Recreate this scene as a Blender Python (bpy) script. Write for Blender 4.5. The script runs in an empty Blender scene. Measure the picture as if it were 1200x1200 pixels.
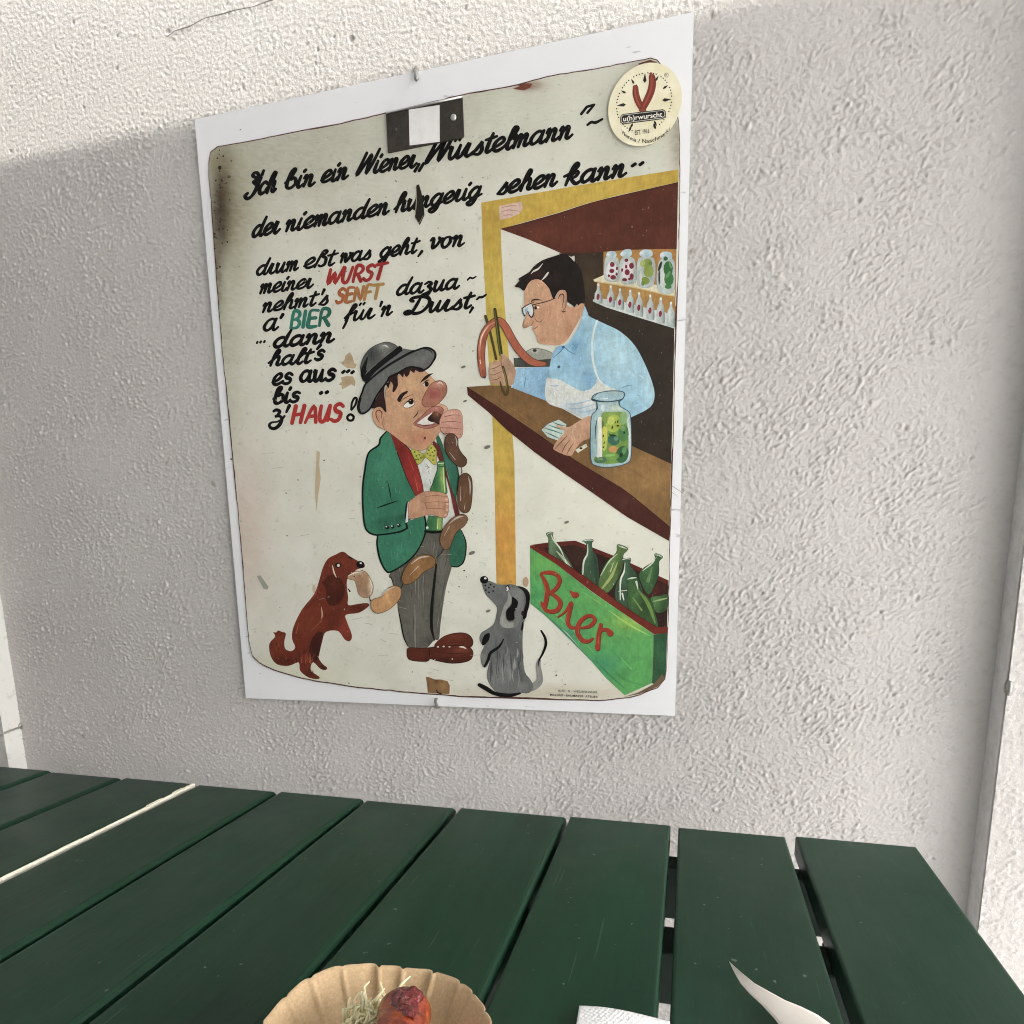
import bpy, bmesh, math, random
import numpy as np
from mathutils import Vector
from mathutils.geometry import tessellate_polygon
random.seed(7)
rng = np.random.default_rng(11)
S = bpy.context.scene
COL = S.collection

# ------------------------------------------------------------------ camera
yaw, pitch, roll = math.radians(-15.2495), math.radians(-10.5264), math.radians(-1.0383)
FPX, CX, CY = 783.18, 595.38, 783.21          # focal length and principal point, in photo pixels (1200 wide)
fw = Vector((math.sin(yaw), math.cos(yaw), 0)); rt = Vector((math.cos(yaw), -math.sin(yaw), 0)); up = Vector((0, 0, 1))
F_ = fw*math.cos(pitch) + up*math.sin(pitch); U2 = up*math.cos(pitch) - fw*math.sin(pitch)
R_ = rt*math.cos(roll) + U2*math.sin(roll); U_ = U2*math.cos(roll) - rt*math.sin(roll)
CAM = Vector((0, -1, 1.107))
cd = bpy.data.cameras.new('camera'); cam = bpy.data.objects.new('camera', cd); COL.objects.link(cam); S.camera = cam
from mathutils import Matrix
M = Matrix((R_, U_, -F_)).transposed().to_4x4(); M.translation = CAM; cam.matrix_world = M
cd.sensor_fit = 'HORIZONTAL'; cd.sensor_width = 36; cd.lens = FPX/1200*36
cd.shift_x = (600-CX)/1200; cd.shift_y = (CY-600)/1200
cd.clip_start = 0.02; cd.clip_end = 500

# ------------------------------------------------------------------ sky and sun
SUN = Vector((0.75, -0.14, 0.63)).normalized()
W = bpy.data.worlds.new('World'); S.world = W; W.use_nodes = True
nt = W.node_tree; bg = nt.nodes['Background']
sky = nt.nodes.new('ShaderNodeTexSky'); sky.sky_type = 'NISHITA'; sky.sun_disc = False
sky.sun_elevation = math.asin(SUN.z); sky.sun_rotation = math.atan2(SUN.x, SUN.y)
sky.dust_density = 4.0; sky.air_density = 1.0; sky.ozone_density = 1.0
hs = nt.nodes.new('ShaderNodeHueSaturation'); hs.inputs['Saturation'].default_value = 0.45
nt.links.new(sky.outputs[0], hs.inputs['Color']); nt.links.new(hs.outputs[0], bg.inputs['Color'])
bg.inputs['Strength'].default_value = 0.15
sl = bpy.data.lights.new('sun', 'SUN'); sl.energy = 2.0; sl.angle = math.radians(0.45); sl.color = (1, .965, .87)
so = bpy.data.objects.new('sun', sl); COL.objects.link(so); so.rotation_euler = SUN.to_track_quat('Z', 'Y').to_euler()
so.location = SUN*20
S.view_settings.view_transform = 'Standard'; S.view_settings.look = 'None'; S.view_settings.gamma = 1
S.view_settings.exposure = 2.66
S.cycles.filter_width = 1.05
S.cycles.max_bounces = 10; S.cycles.diffuse_bounces = 6

# ------------------------------------------------------------------ helpers
def ray(u, v): return F_ + R_*((u-CX)/FPX) - U_*((v-CY)/FPX)
def on_wall(u, v, y=0.0):
    d = ray(u, v); t = (y-CAM.y)/d.y; return CAM + d*t
def on_level(u, v, z):
    d = ray(u, v); t = (z-CAM.z)/d.z; return CAM + d*t
def lin(c):
    c = c/255.0
    return c/12.92 if c <= .04045 else ((c+.055)/1.055)**2.4
KP = 0.86
def C(r, g, b):
    c = [min(.88, lin(x)/KP) for x in (r, g, b)]; l = .3*c[0]+.6*c[1]+.1*c[2]
    return tuple(x*.87+l*.13 for x in c)

def link(name, mesh, mats=None, parent=None):
    o = bpy.data.objects.new(name, mesh); COL.objects.link(o)
    if mats:
        for m in (mats if isinstance(mats, (list, tuple)) else [mats]): mesh.materials.append(m)
    if parent: o.parent = parent
    return o
def tag(o, label=None, cat=None, group=None, kind=None):
    if label: o['label'] = label
    if cat: o['category'] = cat
    if group: o['group'] = group
    if kind: o['kind'] = kind
    return o
def empty(name, loc):
    o = bpy.data.objects.new(name, None); COL.objects.link(o); o.location = loc; o.empty_display_size = .05; return o
def bm_obj(name, bm, mats, parent=None, smooth=False):
    me = bpy.data.meshes.new(name); bmesh.ops.recalc_face_normals(bm, faces=bm.faces); bm.to_mesh(me); bm.free()
    if smooth: me.polygons.foreach_set('use_smooth', [True]*len(me.polygons))
    o = link(name, me, mats, parent)
    if parent: o.matrix_parent_inverse = Matrix.Translation(-parent.location)   # parts are written in world metres
    return o
def add_box(bm, a, b):
    vs = [bm.verts.new((x, y, z)) for x in (a[0], b[0]) for y in (a[1], b[1]) for z in (a[2], b[2])]
    for f in ((0,1,3,2),(4,6,7,5),(0,4,5,1),(2,3,7,6),(0,2,6,4),(1,5,7,3)): bm.faces.new([vs[i] for i in f])
    return vs
def bevel_all(bm, w, seg=2):
    bmesh.ops.bevel(bm, geom=bm.edges[:], offset=w, segments=seg, profile=.5, affect='EDGES', clamp_overlap=True)
def add_tube(bm, pts, r, n=10, caps=True):
    pts = [Vector(p) for p in pts]; rings = []
    rs = r if isinstance(r, (list, tuple)) else [r]*len(pts)
    ref = None
    for i, p in enumerate(pts):
        d = (pts[min(i+1, len(pts)-1)] - pts[max(i-1, 0)]).normalized()
        if ref is None: ref = d.orthogonal().normalized()
        ref = (ref - d*ref.dot(d)).normalized(); b = d.cross(ref)
        rings.append([bm.verts.new(p + (ref*math.cos(k*2*math.pi/n) + b*math.sin(k*2*math.pi/n))*rs[i]) for k in range(n)])
    for i in range(len(rings)-1):
        for k in range(n): bm.faces.new((rings[i][k], rings[i][(k+1) % n], rings[i+1][(k+1) % n], rings[i+1][k]))
    if caps:
        bm.faces.new(rings[0][::-1]); bm.faces.new(rings[-1])

# materials -------------------------------------------------------------
def mat(name, base=(.5,.5,.5), rough=.6, spec=.4, metal=0.0):
    m = bpy.data.materials.new(name); m.use_nodes = True; n = m.node_tree
    p = n.nodes['Principled BSDF']; p.inputs['Base Color'].default_value = (*base, 1)
    p.inputs['Roughness'].default_value = rough; p.inputs['Metallic'].default_value = metal
    p.inputs['Specular IOR Level'].default_value = spec
    return m, n, p
def N(n, t, **kw):
    x = n.nodes.new(t)
    for k, v in kw.items():
        if k in x.inputs.keys(): x.inputs[k].default_value = v
        else: setattr(x, k, v)
    return x
def ramp(n, fac, stops):
    r = n.nodes.new('ShaderNodeValToRGB'); e = r.color_ramp.elements
    while len(e) < len(stops): e.new(.5)
    for k, (p, c) in enumerate(stops): e[k].position = p; e[k].color = (*c, 1) if len(c) == 3 else c
    n.links.new(fac, r.inputs['Fac']); return r.outputs['Color']
def coords(n, scale=(1,1,1), rot=(0,0,0)):
    t = N(n, 'ShaderNodeTexCoord'); mp = n.nodes.new('ShaderNodeMapping')
    mp.inputs['Scale'].default_value = scale; mp.inputs['Rotation'].default_value = rot
    n.links.new(t.outputs['Object'], mp.inputs['Vector']); return mp.outputs['Vector']
def noise(n, vec, scale, detail=3, rough=.55, dist=0):
    t = N(n, 'ShaderNodeTexNoise', Scale=scale, Detail=detail, Roughness=rough, Distortion=dist); n.links.new(vec, t.inputs['Vector']); return t.outputs['Fac']
def mixc(n, fac, a, b, mode='MIX'):
    m = n.nodes.new('ShaderNodeMix'); m.data_type = 'RGBA'; m.blend_type = mode
    for sock, v in ((m.inputs[0], fac), (m.inputs[6], a), (m.inputs[7], b)):
        if isinstance(v, (int, float)): sock.default_value = v
        elif isinstance(v, tuple): sock.default_value = (*v, 1) if len(v) == 3 else v
        else: n.links.new(v, sock)
    return m.outputs[2]
def bump(n, p, h, dist, strength=1.0):
    b = N(n, 'ShaderNodeBump', Strength=strength, Distance=dist); n.links.new(h, b.inputs['Height']); n.links.new(b.outputs['Normal'], p.inputs['Normal'])

# plaster
m_plaster, n, p = mat('white_plaster', (.62,.60,.57), .92, .15)
v = coords(n)
c1 = ramp(n, noise(n, v, 2.2, 4, .6), [(.25, (.530,.510,.496)), (.75, (.600,.586,.570))])
c2 = ramp(n, noise(n, v, 75, 3, .7), [(.25, (.84,.835,.83)), (.5, (1,1,1))])
c = mixc(n, .8, c1, c2, 'MULTIPLY')
dots = ramp(n, noise(n, v, 34, 1, .4), [(.755, (1,1,1)), (.80, (.55,.52,.48))])
c = mixc(n, .7, c, dots, 'MULTIPLY'); n.links.new(c, p.inputs['Base Color'])
bump(n, p, noise(n, v, 330, 4, .65), .0012, .75)
m_crack, n, p = mat('crack_dark', (.16,.15,.14), .95, .1)
m_smooth, n, p = mat('smooth_render', (.58,.56,.54), .9, .15)
v = coords(n); n.links.new(ramp(n, noise(n, v, 60, 4, .7), [(.3, (.50,.48,.46)), (.62, (.62,.60,.58))]), p.inputs['Base Color'])
bump(n, p, noise(n, v, 240, 4, .6), .0006, .6)
# ground
m_ground, n, p = mat('concrete', (.44,.44,.44), .9, .2)
v = coords(n); n.links.new(ramp(n, noise(n, v, 14, 6, .7), [(.3, (.40,.402,.405)), (.7, (.52,.522,.525))]), p.inputs['Base Color'])
bump(n, p, noise(n, v, 120, 4, .6), .002, .5)
# painted sheet: colours come from the painter's strokes stored on the mesh
def paint_mat(name, rough, var, sp=.35):
    m, n, p = mat(name, (.5,.5,.5), rough, sp)
    a = N(n, 'ShaderNodeAttribute', attribute_name='paint')
    v = coords(n)
    s1 = ramp(n, noise(n, coords(n, (1,1,.35), (0,.35,0)), 260, 3, .6), [(.25, (1-var,)*3), (.72, (1+var*.25,)*3)])
    s2 = ramp(n, noise(n, v, 1150, 2, .6), [(.28, (.86,.86,.86)), (.5, (1,1,1))])
    c = mixc(n, 1.0, a.outputs['Color'], s1, 'MULTIPLY'); c = mixc(n, .8, c, s2, 'MULTIPLY')
    if var > .1:
        fl = ramp(n, noise(n, coords(n, (1,1,.7), (0,.6,0)), 310, 3, .55), [(.70, (0,0,0)), (.76, (.55,.55,.55))]); c = mixc(n, fl, c, (.50,.49,.42))
        wv = ramp(n, noise(n, v, 42, 4, .65), [(.3, (.80,.80,.79)), (.6, (1,1,1))]); c = mixc(n, 1.0, c, wv, 'MULTIPLY')
    n.links.new(c, p.inputs['Base Color'])
    bump(n, p, noise(n, coords(n, (1,1,.4), (0,.35,0)), 420, 3, .6), .0004, .35)
    return m
m_paint = paint_mat('sign_paint', .55, .20, .2)
m_letter = paint_mat('letter_paint', .55, .15, .18)
m_print = paint_mat('printed_sticker', .42, .04)
# enamel ground of the sign: grime, flecks and hairline scratches
m_enamel, n, p = mat('sign_ground', (.6,.6,.5), .45, .3)
a = N(n, 'ShaderNodeAttribute', attribute_name='paint'); v = coords(n)
g1 = ramp(n, noise(n, v, 16, 5, .65), [(.3, (.88,.88,.85)), (.65, (1,1,1))])
g2 = ramp(n, noise(n, v, 95, 4, .75), [(.27, (.62,.62,.56)), (.40, (1,1,1))])
g3 = ramp(n, noise(n, coords(n, (1,1,1.6), (0,-.3,0)), 170, 2, .5), [(.735, (1,1,1)), (.78, (.45,.44,.38))])
g4 = ramp(n, noise(n, coords(n, (.12,1,1), (0,-.25,0)), 330, 2, .5), [(.24, (.78,.77,.72)), (.31, (1,1,1))])
c = a.outputs['Color']
for g, f in ((g1, 1.0), (g2, .7), (g3, .9), (g4, .6)): c = mixc(n, f, c, g, 'MULTIPLY')
n.links.new(c, p.inputs['Base Color']); bump(n, p, noise(n, v, 210, 4, .6), .0004, .3)
# backing board
m_board, n, p = mat('white_laminate', (.78,.80,.83), .38, .45)
v = coords(n)
b1 = ramp(n, noise(n, v, 5, 4, .6), [(.3, (.80,.82,.85)), (.7, (.86,.87,.895))])
b2 = ramp(n, noise(n, coords(n, (.35,1,1.3), (0,.5,0)), 70, 2, .5), [(.715, (1,1,1)), (.75, (.5,.5,.52))])
n.links.new(mixc(n, .8, b1, b2, 'MULTIPLY'), p.inputs['Base Color'])
m_boardedge, _, _ = mat('board_edge', (.16,.15,.14), .8, .2)
m_rust_shadow, n, p = mat('rust_shadow_rim', (.10,.055,.035), .85, .25)
v = coords(n); n.links.new(ramp(n, noise(n, v, 260, 4, .7), [(.35, (.035,.022,.018)), (.65, (.17,.075,.045))]), p.inputs['Base Color'])
m_bracket, n, p = mat('brown_bracket', (.030,.025,.019), .5, .4)
v = coords(n); n.links.new(ramp(n, noise(n, v, 120, 4, .7), [(.3, (.022,.019,.015)), (.7, (.050,.041,.032))]), p.inputs['Base Color'])
m_steel, n, p = mat('steel', (.55,.55,.53), .35, .5, 1.0)
m_dull, n, p = mat('dull_steel', (.34,.34,.32), .5, .5, .8)
# green table paint
m_green, n, p = mat('green_gloss_paint', (.014,.046,.026), .36, .24)
v = coords(n)
gc = ramp(n, noise(n, coords(n, (1,.12,1)), 26, 5, .65), [(.25, (.0044,.0250,.0122)), (.5, (.0064,.0325,.0165)), (.78, (.0098,.0425,.0232))])
sc = ramp(n, noise(n, coords(n, (1,.10,1), (0,0,.12)), 210, 3, .6), [(.66, (1,1,1)), (.76, (1.9,1.6,1.9))])
sp_ = ramp(n, noise(n, coords(n, (1,.8,1)), 130, 2, .5), [(.745, (0,0,0)), (.775, (1,1,1))])
c = mixc(n, .8, gc, sc, 'MULTIPLY'); c = mixc(n, sp_, c, (.12,.15,.12))
du = ramp(n, noise(n, coords(n, (1,.5,1)), 7, 6, .72), [(.50, (0,0,0)), (.78, (.34,.34,.34))]); c = mixc(n, du, c, (.040,.066,.050))
hl = ramp(n, noise(n, coords(n, (1,.035,1), (0,0,-.35)), 260, 2, .5), [(.715, (0,0,0)), (.745, (.6,.6,.6))]); c = mixc(n, hl, c, (.05,.085,.06))
n.links.new(c, p.inputs['Base Color'])
rr = n.nodes.new('ShaderNodeMapRange'); rr.inputs['To Min'].default_value = .20; rr.inputs['To Max'].default_value = .55
n.links.new(noise(n, v, 9, 5, .6), rr.inputs['Value']); n.links.new(rr.outputs[0], p.inputs['Roughness'])
bump(n, p, noise(n, coords(n, (1,.06,1)), 170, 4, .65), .0006, .4)
m_darkgreen, _, _ = mat('dark_green_timber', (.010,.020,.014), .7, .3)
m_wood, n, p = mat('bare_wood', (.62,.55,.40), .8, .2)
v = coords(n); n.links.new(ramp(n, noise(n, coords(n, (1,.12,1)), 300, 4, .7), [(.3, (.74,.70,.56)), (.6, (.86,.83,.72))]), p.inputs['Base Color'])
# kraft paper
m_kraft, n, p = mat('kraft_paper', (.42,.30,.19), .8, .2)
v = coords(n); n.links.new(ramp(n, noise(n, v, 420, 4, .75), [(.3, (.50,.355,.205)), (.7, (.66,.50,.315))]), p.inputs['Base Color'])
bump(n, p, noise(n, v, 900, 3, .6), .0003, .4)
m_saus, n, p = mat('fried_sausage', (.30,.06,.02), .22, .7)
v = coords(n); c = ramp(n, noise(n, v, 95, 6, .75), [(.34, (.075,.011,.006)), (.47, (.19,.026,.010)), (.64, (.36,.080,.022))])
n.links.new(c, p.inputs['Base Color']); bump(n, p, noise(n, v, 190, 4, .6), .0012, .5)
p.inputs['Subsurface Weight'].default_value = .08; p.inputs['Subsurface Radius'].default_value = (.006,.002,.001)
m_ketchup, n, p = mat('ketchup', (.22,.015,.012), .22, .6)
v = coords(n); n.links.new(ramp(n, noise(n, v, 420, 3, .6), [(.42, (.085,.008,.010)), (.60, (.15,.022,.022)), (.72, (.34,.16,.14))]), p.inputs['Base Color'])
bump(n, p, noise(n, v, 200, 4, .6), .002, .6)
m_radish, n, p = mat('horseradish', (.80,.76,.50), .6, .35)
m_napkin, n, p = mat('white_tissue', (.80,.81,.82), .85, .2)
v = coords(n, (1,1,1), (0,0,.5))
vo = N(n, 'ShaderNodeTexVoronoi', Scale=330.0, Randomness=.25); n.links.new(v, vo.inputs['Vector']); bump(n, p, vo.outputs['Distance'], .0014, .5)
m_paperbag, n, p = mat('waxed_paper', (.66,.60,.54), .7, .25)
v = coords(n); n.links.new(ramp(n, noise(n, v, 60, 4, .7), [(.3, (.82,.765,.70)), (.7, (.88,.83,.77))]), p.inputs['Base Color'])
m_white, n, p = mat('white_post_paint', (.72,.73,.71), .6, .3)
v = coords(n); n.links.new(ramp(n, noise(n, v, 45, 5, .7), [(.30, (.42,.41,.38)), (.45, (.58,.585,.57))]), p.inputs['Base Color'])
bump(n, p, noise(n, v, 160, 4, .6), .001, .5)
m_canvas, n, p = mat('awning_canvas', (.5,.48,.43), .9, .1)
v = coords(n); n.links.new(ramp(n, noise(n, v, 30, 3, .6), [(.3, (.46,.46,.46)), (.7, (.54,.54,.54))]), p.inputs['Base Color'])
m_bark, n, p = mat('grey_pole', (.25,.25,.25), .5, .4)

# ------------------------------------------------------------------ ground
bm = bmesh.new()
vs = [bm.verts.new(q) for q in ((-60,-60,0),(60,-60,0),(60,60,0),(-60,60,0))]; bm.faces.new(vs)
tag(bm_obj('pavement', bm, m_ground), kind='structure')

# ------------------------------------------------------------------ plaster wall (real relief, thrown and trowelled)
def relief(nx, nz, step, seed, x0, z0):
    r = np.random.default_rng(seed)
    fx = np.fft.fftfreq(nx, step)[:, None]; fz = np.fft.fftfreq(nz, step)[None, :]
    def band(f0, bw, ang=0, st=1.0):
        c, s = math.cos(ang), math.sin(ang); a = (fx*c + fz*s)*st; b = (-fx*s + fz*c)/st
        k = np.sqrt(a*a + b*b)
        g = np.exp(-((k-f0)/bw)**2)
        o = np.fft.ifft2(np.fft.fft2(r.standard_normal((nx, nz)))*g).real
        return o/o.std()
    def broad(f_lo, f_hi, pw, ang=0, st=1.0):
        c, q = math.cos(ang), math.sin(ang); u = (fx*c + fz*q)*st; w = (-fx*q + fz*c)/st
        k = np.sqrt(u*u + w*w) + 1e-6
        g = np.where(k > f_lo, 1.0, (k/f_lo)**2)*np.minimum(1, (f_lo/k))**pw*np.exp(-(k/f_hi)**4)
        o = np.fft.ifft2(np.fft.fft2(r.standard_normal((nx, nz)))*g).real
        return o/o.std()
    low1 = band(0, 8); low2 = band(0, 5); low3 = band(0, 16)
    w = 1/(1+np.exp(-4*low1))
    n1 = broad(72, 250, .75, .55, 1.45)*w + broad(84, 260, .75, -.35, 1.5)*(1-w)
    n2 = broad(130, 280, .6, .2, 1.2)
    ridge = np.clip(n1-.15, 0, 1.9) + .35*np.clip(-n1-1.1, 0, 1.0)*-1
    crumb = np.clip(n2-.9, 0, 1.6)
    fine = broad(200, 290, .4)
    amp = .55 + .75/(1+np.exp(-2.4*low3))
    pits = np.clip(band(60, 40) - 2.75, 0, 1)
    zz = (np.arange(nz)*step)[None, :].repeat(nx, 0) + z0
    up = 1/(1+np.exp(-(zz-1.745)*90))
    sm = 1 - .75/(1+np.exp(-((np.arange(nx)*step+x0)[:, None]-(.362))*90)) if x0 < 0 else 1.0   # smoothed off beside the pilaster
    low = (.56*ridge + .50*crumb)*amp + .13*fine + .14*low2
    high = .085*broad(90, 270, .3) + .11*crumb + .10*ridge*amp
    return (low*(1-up) + high*up)*sm - 1.5*pits
def relief_mesh(name, x0, x1, z0, z1, y, step, amp, seed, back=.0):
    nx = int((x1-x0)/step)+1; nz = int((z1-z0)/step)+1
    h = relief(nx, nz, step, seed, x0, z0)*amp
    X = np.linspace(x0, x1, nx)[:, None].repeat(nz, 1); Z = np.linspace(z0, z1, nz)[None, :].repeat(nx, 0)
    co = np.stack([X, y-h, Z], -1).reshape(-1, 3)
    i = np.arange(nx*nz).reshape(nx, nz)
    q = np.stack([i[:-1,:-1], i[1:,:-1], i[1:,1:], i[:-1,1:]], -1).reshape(-1, 4)
    return co, q
def np_mesh(name, co, q, smooth=True):
    me = bpy.data.meshes.new(name); nf = len(q)
    me.vertices.add(len(co)); me.vertices.foreach_set('co', co.astype(np.float32).ravel())
    me.loops.add(nf*4); me.loops.foreach_set('vertex_index', q.astype(np.int32).ravel())
    me.polygons.add(nf); me.polygons.foreach_set('loop_start', np.arange(0, nf*4, 4, dtype=np.int32))
    me.update(calc_edges=True)
    me.polygons.foreach_set('use_smooth', np.full(nf, smooth)); me.validate(); return me
def box_quads(a, b):
    co = np.array([(x, y, z) for x in (a[0], b[0]) for y in (a[1], b[1]) for z in (a[2], b[2])])
    q = np.array([(0,1,3,2),(4,6,7,5),(0,4,5,1),(2,3,7,6),(0,2,6,4),(1,5,7,3)]); return co, q
def join(parts):
    cs, qs, k = [], [], 0
    for co, q in parts: cs.append(co); qs.append(q+k); k += len(co)
    return np.concatenate(cs), np.concatenate(qs)
PIL = 0.3905                                    # left face of the pilaster
co, q = join([relief_mesh('w', -1.95, PIL+.002, .22, 2.3, 0, .0018, .00165, 3), box_quads((-4, .0045, 0), (PIL-.001, .25, 3.2))])
wall = link('plaster_wall', np_mesh('plaster_wall', co, q), m_plaster)
tag(wall, 'rough white plastered wall the painted sausage sign hangs on, behind the green table', 'wall')
DEP = .037
co, q = join([relief_mesh('p', PIL+.0015, 1.0, .0, 2.3, -DEP-.0022, .0022, .0012, 9)])
pil = link('pilaster', np_mesh('pilaster', co, q), m_plaster, wall); pil['label'] = 'shallow pilaster stepping out from the wall'
bm = bmesh.new(); add_box(bm, (PIL, -DEP, 0), (1.4, .2, 3.2)); bm_obj('pilaster_reveal', bm, m_smooth, pil)
bm = bmesh.new(); k = on_wall(1181, 806, -DEP-.004)
add_tube(bm, [k+Vector((.001,.006,.0)), k+Vector((.001,-.004,0)), k+Vector((.001,-.006,0))], [.0042,.0042,.002], 12)
bmesh.ops.scale(bm, vec=(.75,1,2.3), verts=bm.verts, space=Matrix.Translation(-k))
bm_obj('plug', bm, m_dull, pil, True)
# hairline crack near the top left of the wall
bm = bmesh.new()
for pts in ([(196,43),(205,36),(222,31),(240,21),(258,17),(275,12),(296,8),(312,2),(330,-3)],):
    prev = None
    for i, (u, w_) in enumerate(pts):
        c = on_wall(u, w_, -.0012); t = .0005 + .0007*random.random()
        a = bm.verts.new(c + Vector((.0003, 0, t))); b = bm.verts.new(c - Vector((.0003, 0, t)))
        if prev: bm.faces.new((prev[0], a, b, prev[1]))
        prev = (a, b)
bm_obj('crack', bm, m_crack, wall)

# matching pilaster at the left end, a wire hooked round its edge
LP = -1.2905
co, q = join([relief_mesh('p', -2.2, LP-.0015, .0, 2.3, -DEP-.0018, .0034, .0019, 21)])
lpil = link('pilaster', np_mesh('pilaster', co, q), m_plaster, wall)
bm = bmesh.new(); add_box(bm, (-4, -DEP, 0), (LP, .2, 3.2)); bm_obj('pilaster_reveal', bm, m_white, lpil)
bm = bmesh.new(); d_ = ray(26, 851); w0 = CAM + d_*((LP-CAM.x)/d_.x)
h0 = Vector((LP-.002, -DEP-.004, w0.z-.006))
add_tube(bm, [h0+Vector((-.42,-.012,-.05)), h0+Vector((-.2,-.008,-.026)), h0+Vector((-.05,-.002,-.010)), h0, h0+Vector((.0045,.006,.003)), w0+Vector((.003,.002,.001)), w0+Vector((.001,.006,-.001))], .0021, 8)
add_tube(bm, [h0+Vector((-.052+i*.0022, .0005+.003*math.sin(i*1.3), -.0105+i*.00045+.003*math.cos(i*1.3))) for i in range(24)], .0015, 7)
add_tube(bm, [w0+Vector((.0035, .007*math.cos(a)-.002, .006*math.sin(a)+.002)) for a in [k*.5 for k in range(16)]], .0015, 7)
tag(bm_obj('wire', bm, m_dull, None, True), 'twisted steel wire knotted at the edge of the left pilaster', 'wire')

# ------------------------------------------------------------------ painted sign
YB = -.0072            # front of the white board
YP = -.0088            # front of the painted sheet
bz = on_wall(510, 480, YB)
sign = empty('painted_sign', (-.387, 0, .85))
tag(sign, 'old hand painted sausage stand sign on a white board with German verse and cartoon figures', 'sign')
cr = [on_wall(*q, YB) for q in ((228,140),(813,14),(791,839),(288,818))]
bm = bmesh.new()
fr = [bm.verts.new(c) for c in cr]; bk = [bm.verts.new(c+Vector((0,.0035,0))) for c in cr]
f0 = bm.faces.new(fr); bm.faces.new(bk[::-1])
for i in range(4): f = bm.faces.new((fr[i], bk[i], bk[(i+1) % 4], fr[(i+1) % 4])); f.material_index = 1
bm_obj('backing_board', bm, [m_board, m_boardedge], sign)
# spacers behind the board so it really hangs on the wall
for u, v_ in ((300,200),(740,90),(730,770),(330,760)):
    bm = bmesh.new(); c = on_wall(u, v_, YB); add_box(bm, (c.x-.015, YB+.0035, c.z-.015), (c.x+.015, .003, c.z+.015)); bm_obj('spacer', bm, m_boardedge, sign)

def crom(pts, closed, sub):
    n_ = len(pts); out = []
    rng_ = range(n_ if closed else n_-1)
    for i in rng_:
        g = (lambda k: pts[k % n_]) if closed else (lambda k: pts[max(0, min(n_-1, k))])
        p0, p1, p2, p3 = g(i-1), g(i), g(i+1), g(i+2)
        for s in range(sub):
            t = s/sub
            out.append(tuple(.5*((2*p1[k]) + (-p0[k]+p2[k])*t + (2*p0[k]-5*p1[k]+4*p2[k]-p3[k])*t*t + (-p0[k]+3*p1[k]-3*p2[k]+p3[k])*t**3) for k in range(len(p1))))
    if not closed: out.append(tuple(pts[-1]))
    r = [out[0]]
    for p_ in out[1:]:
        if math.hypot(p_[0]-r[-1][0], p_[1]-r[-1][1]) > .02: r.append(p_)
    if closed and math.hypot(r[0][0]-r[-1][0], r[0][1]-r[-1][1]) < .02: r.pop()
    return r

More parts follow.
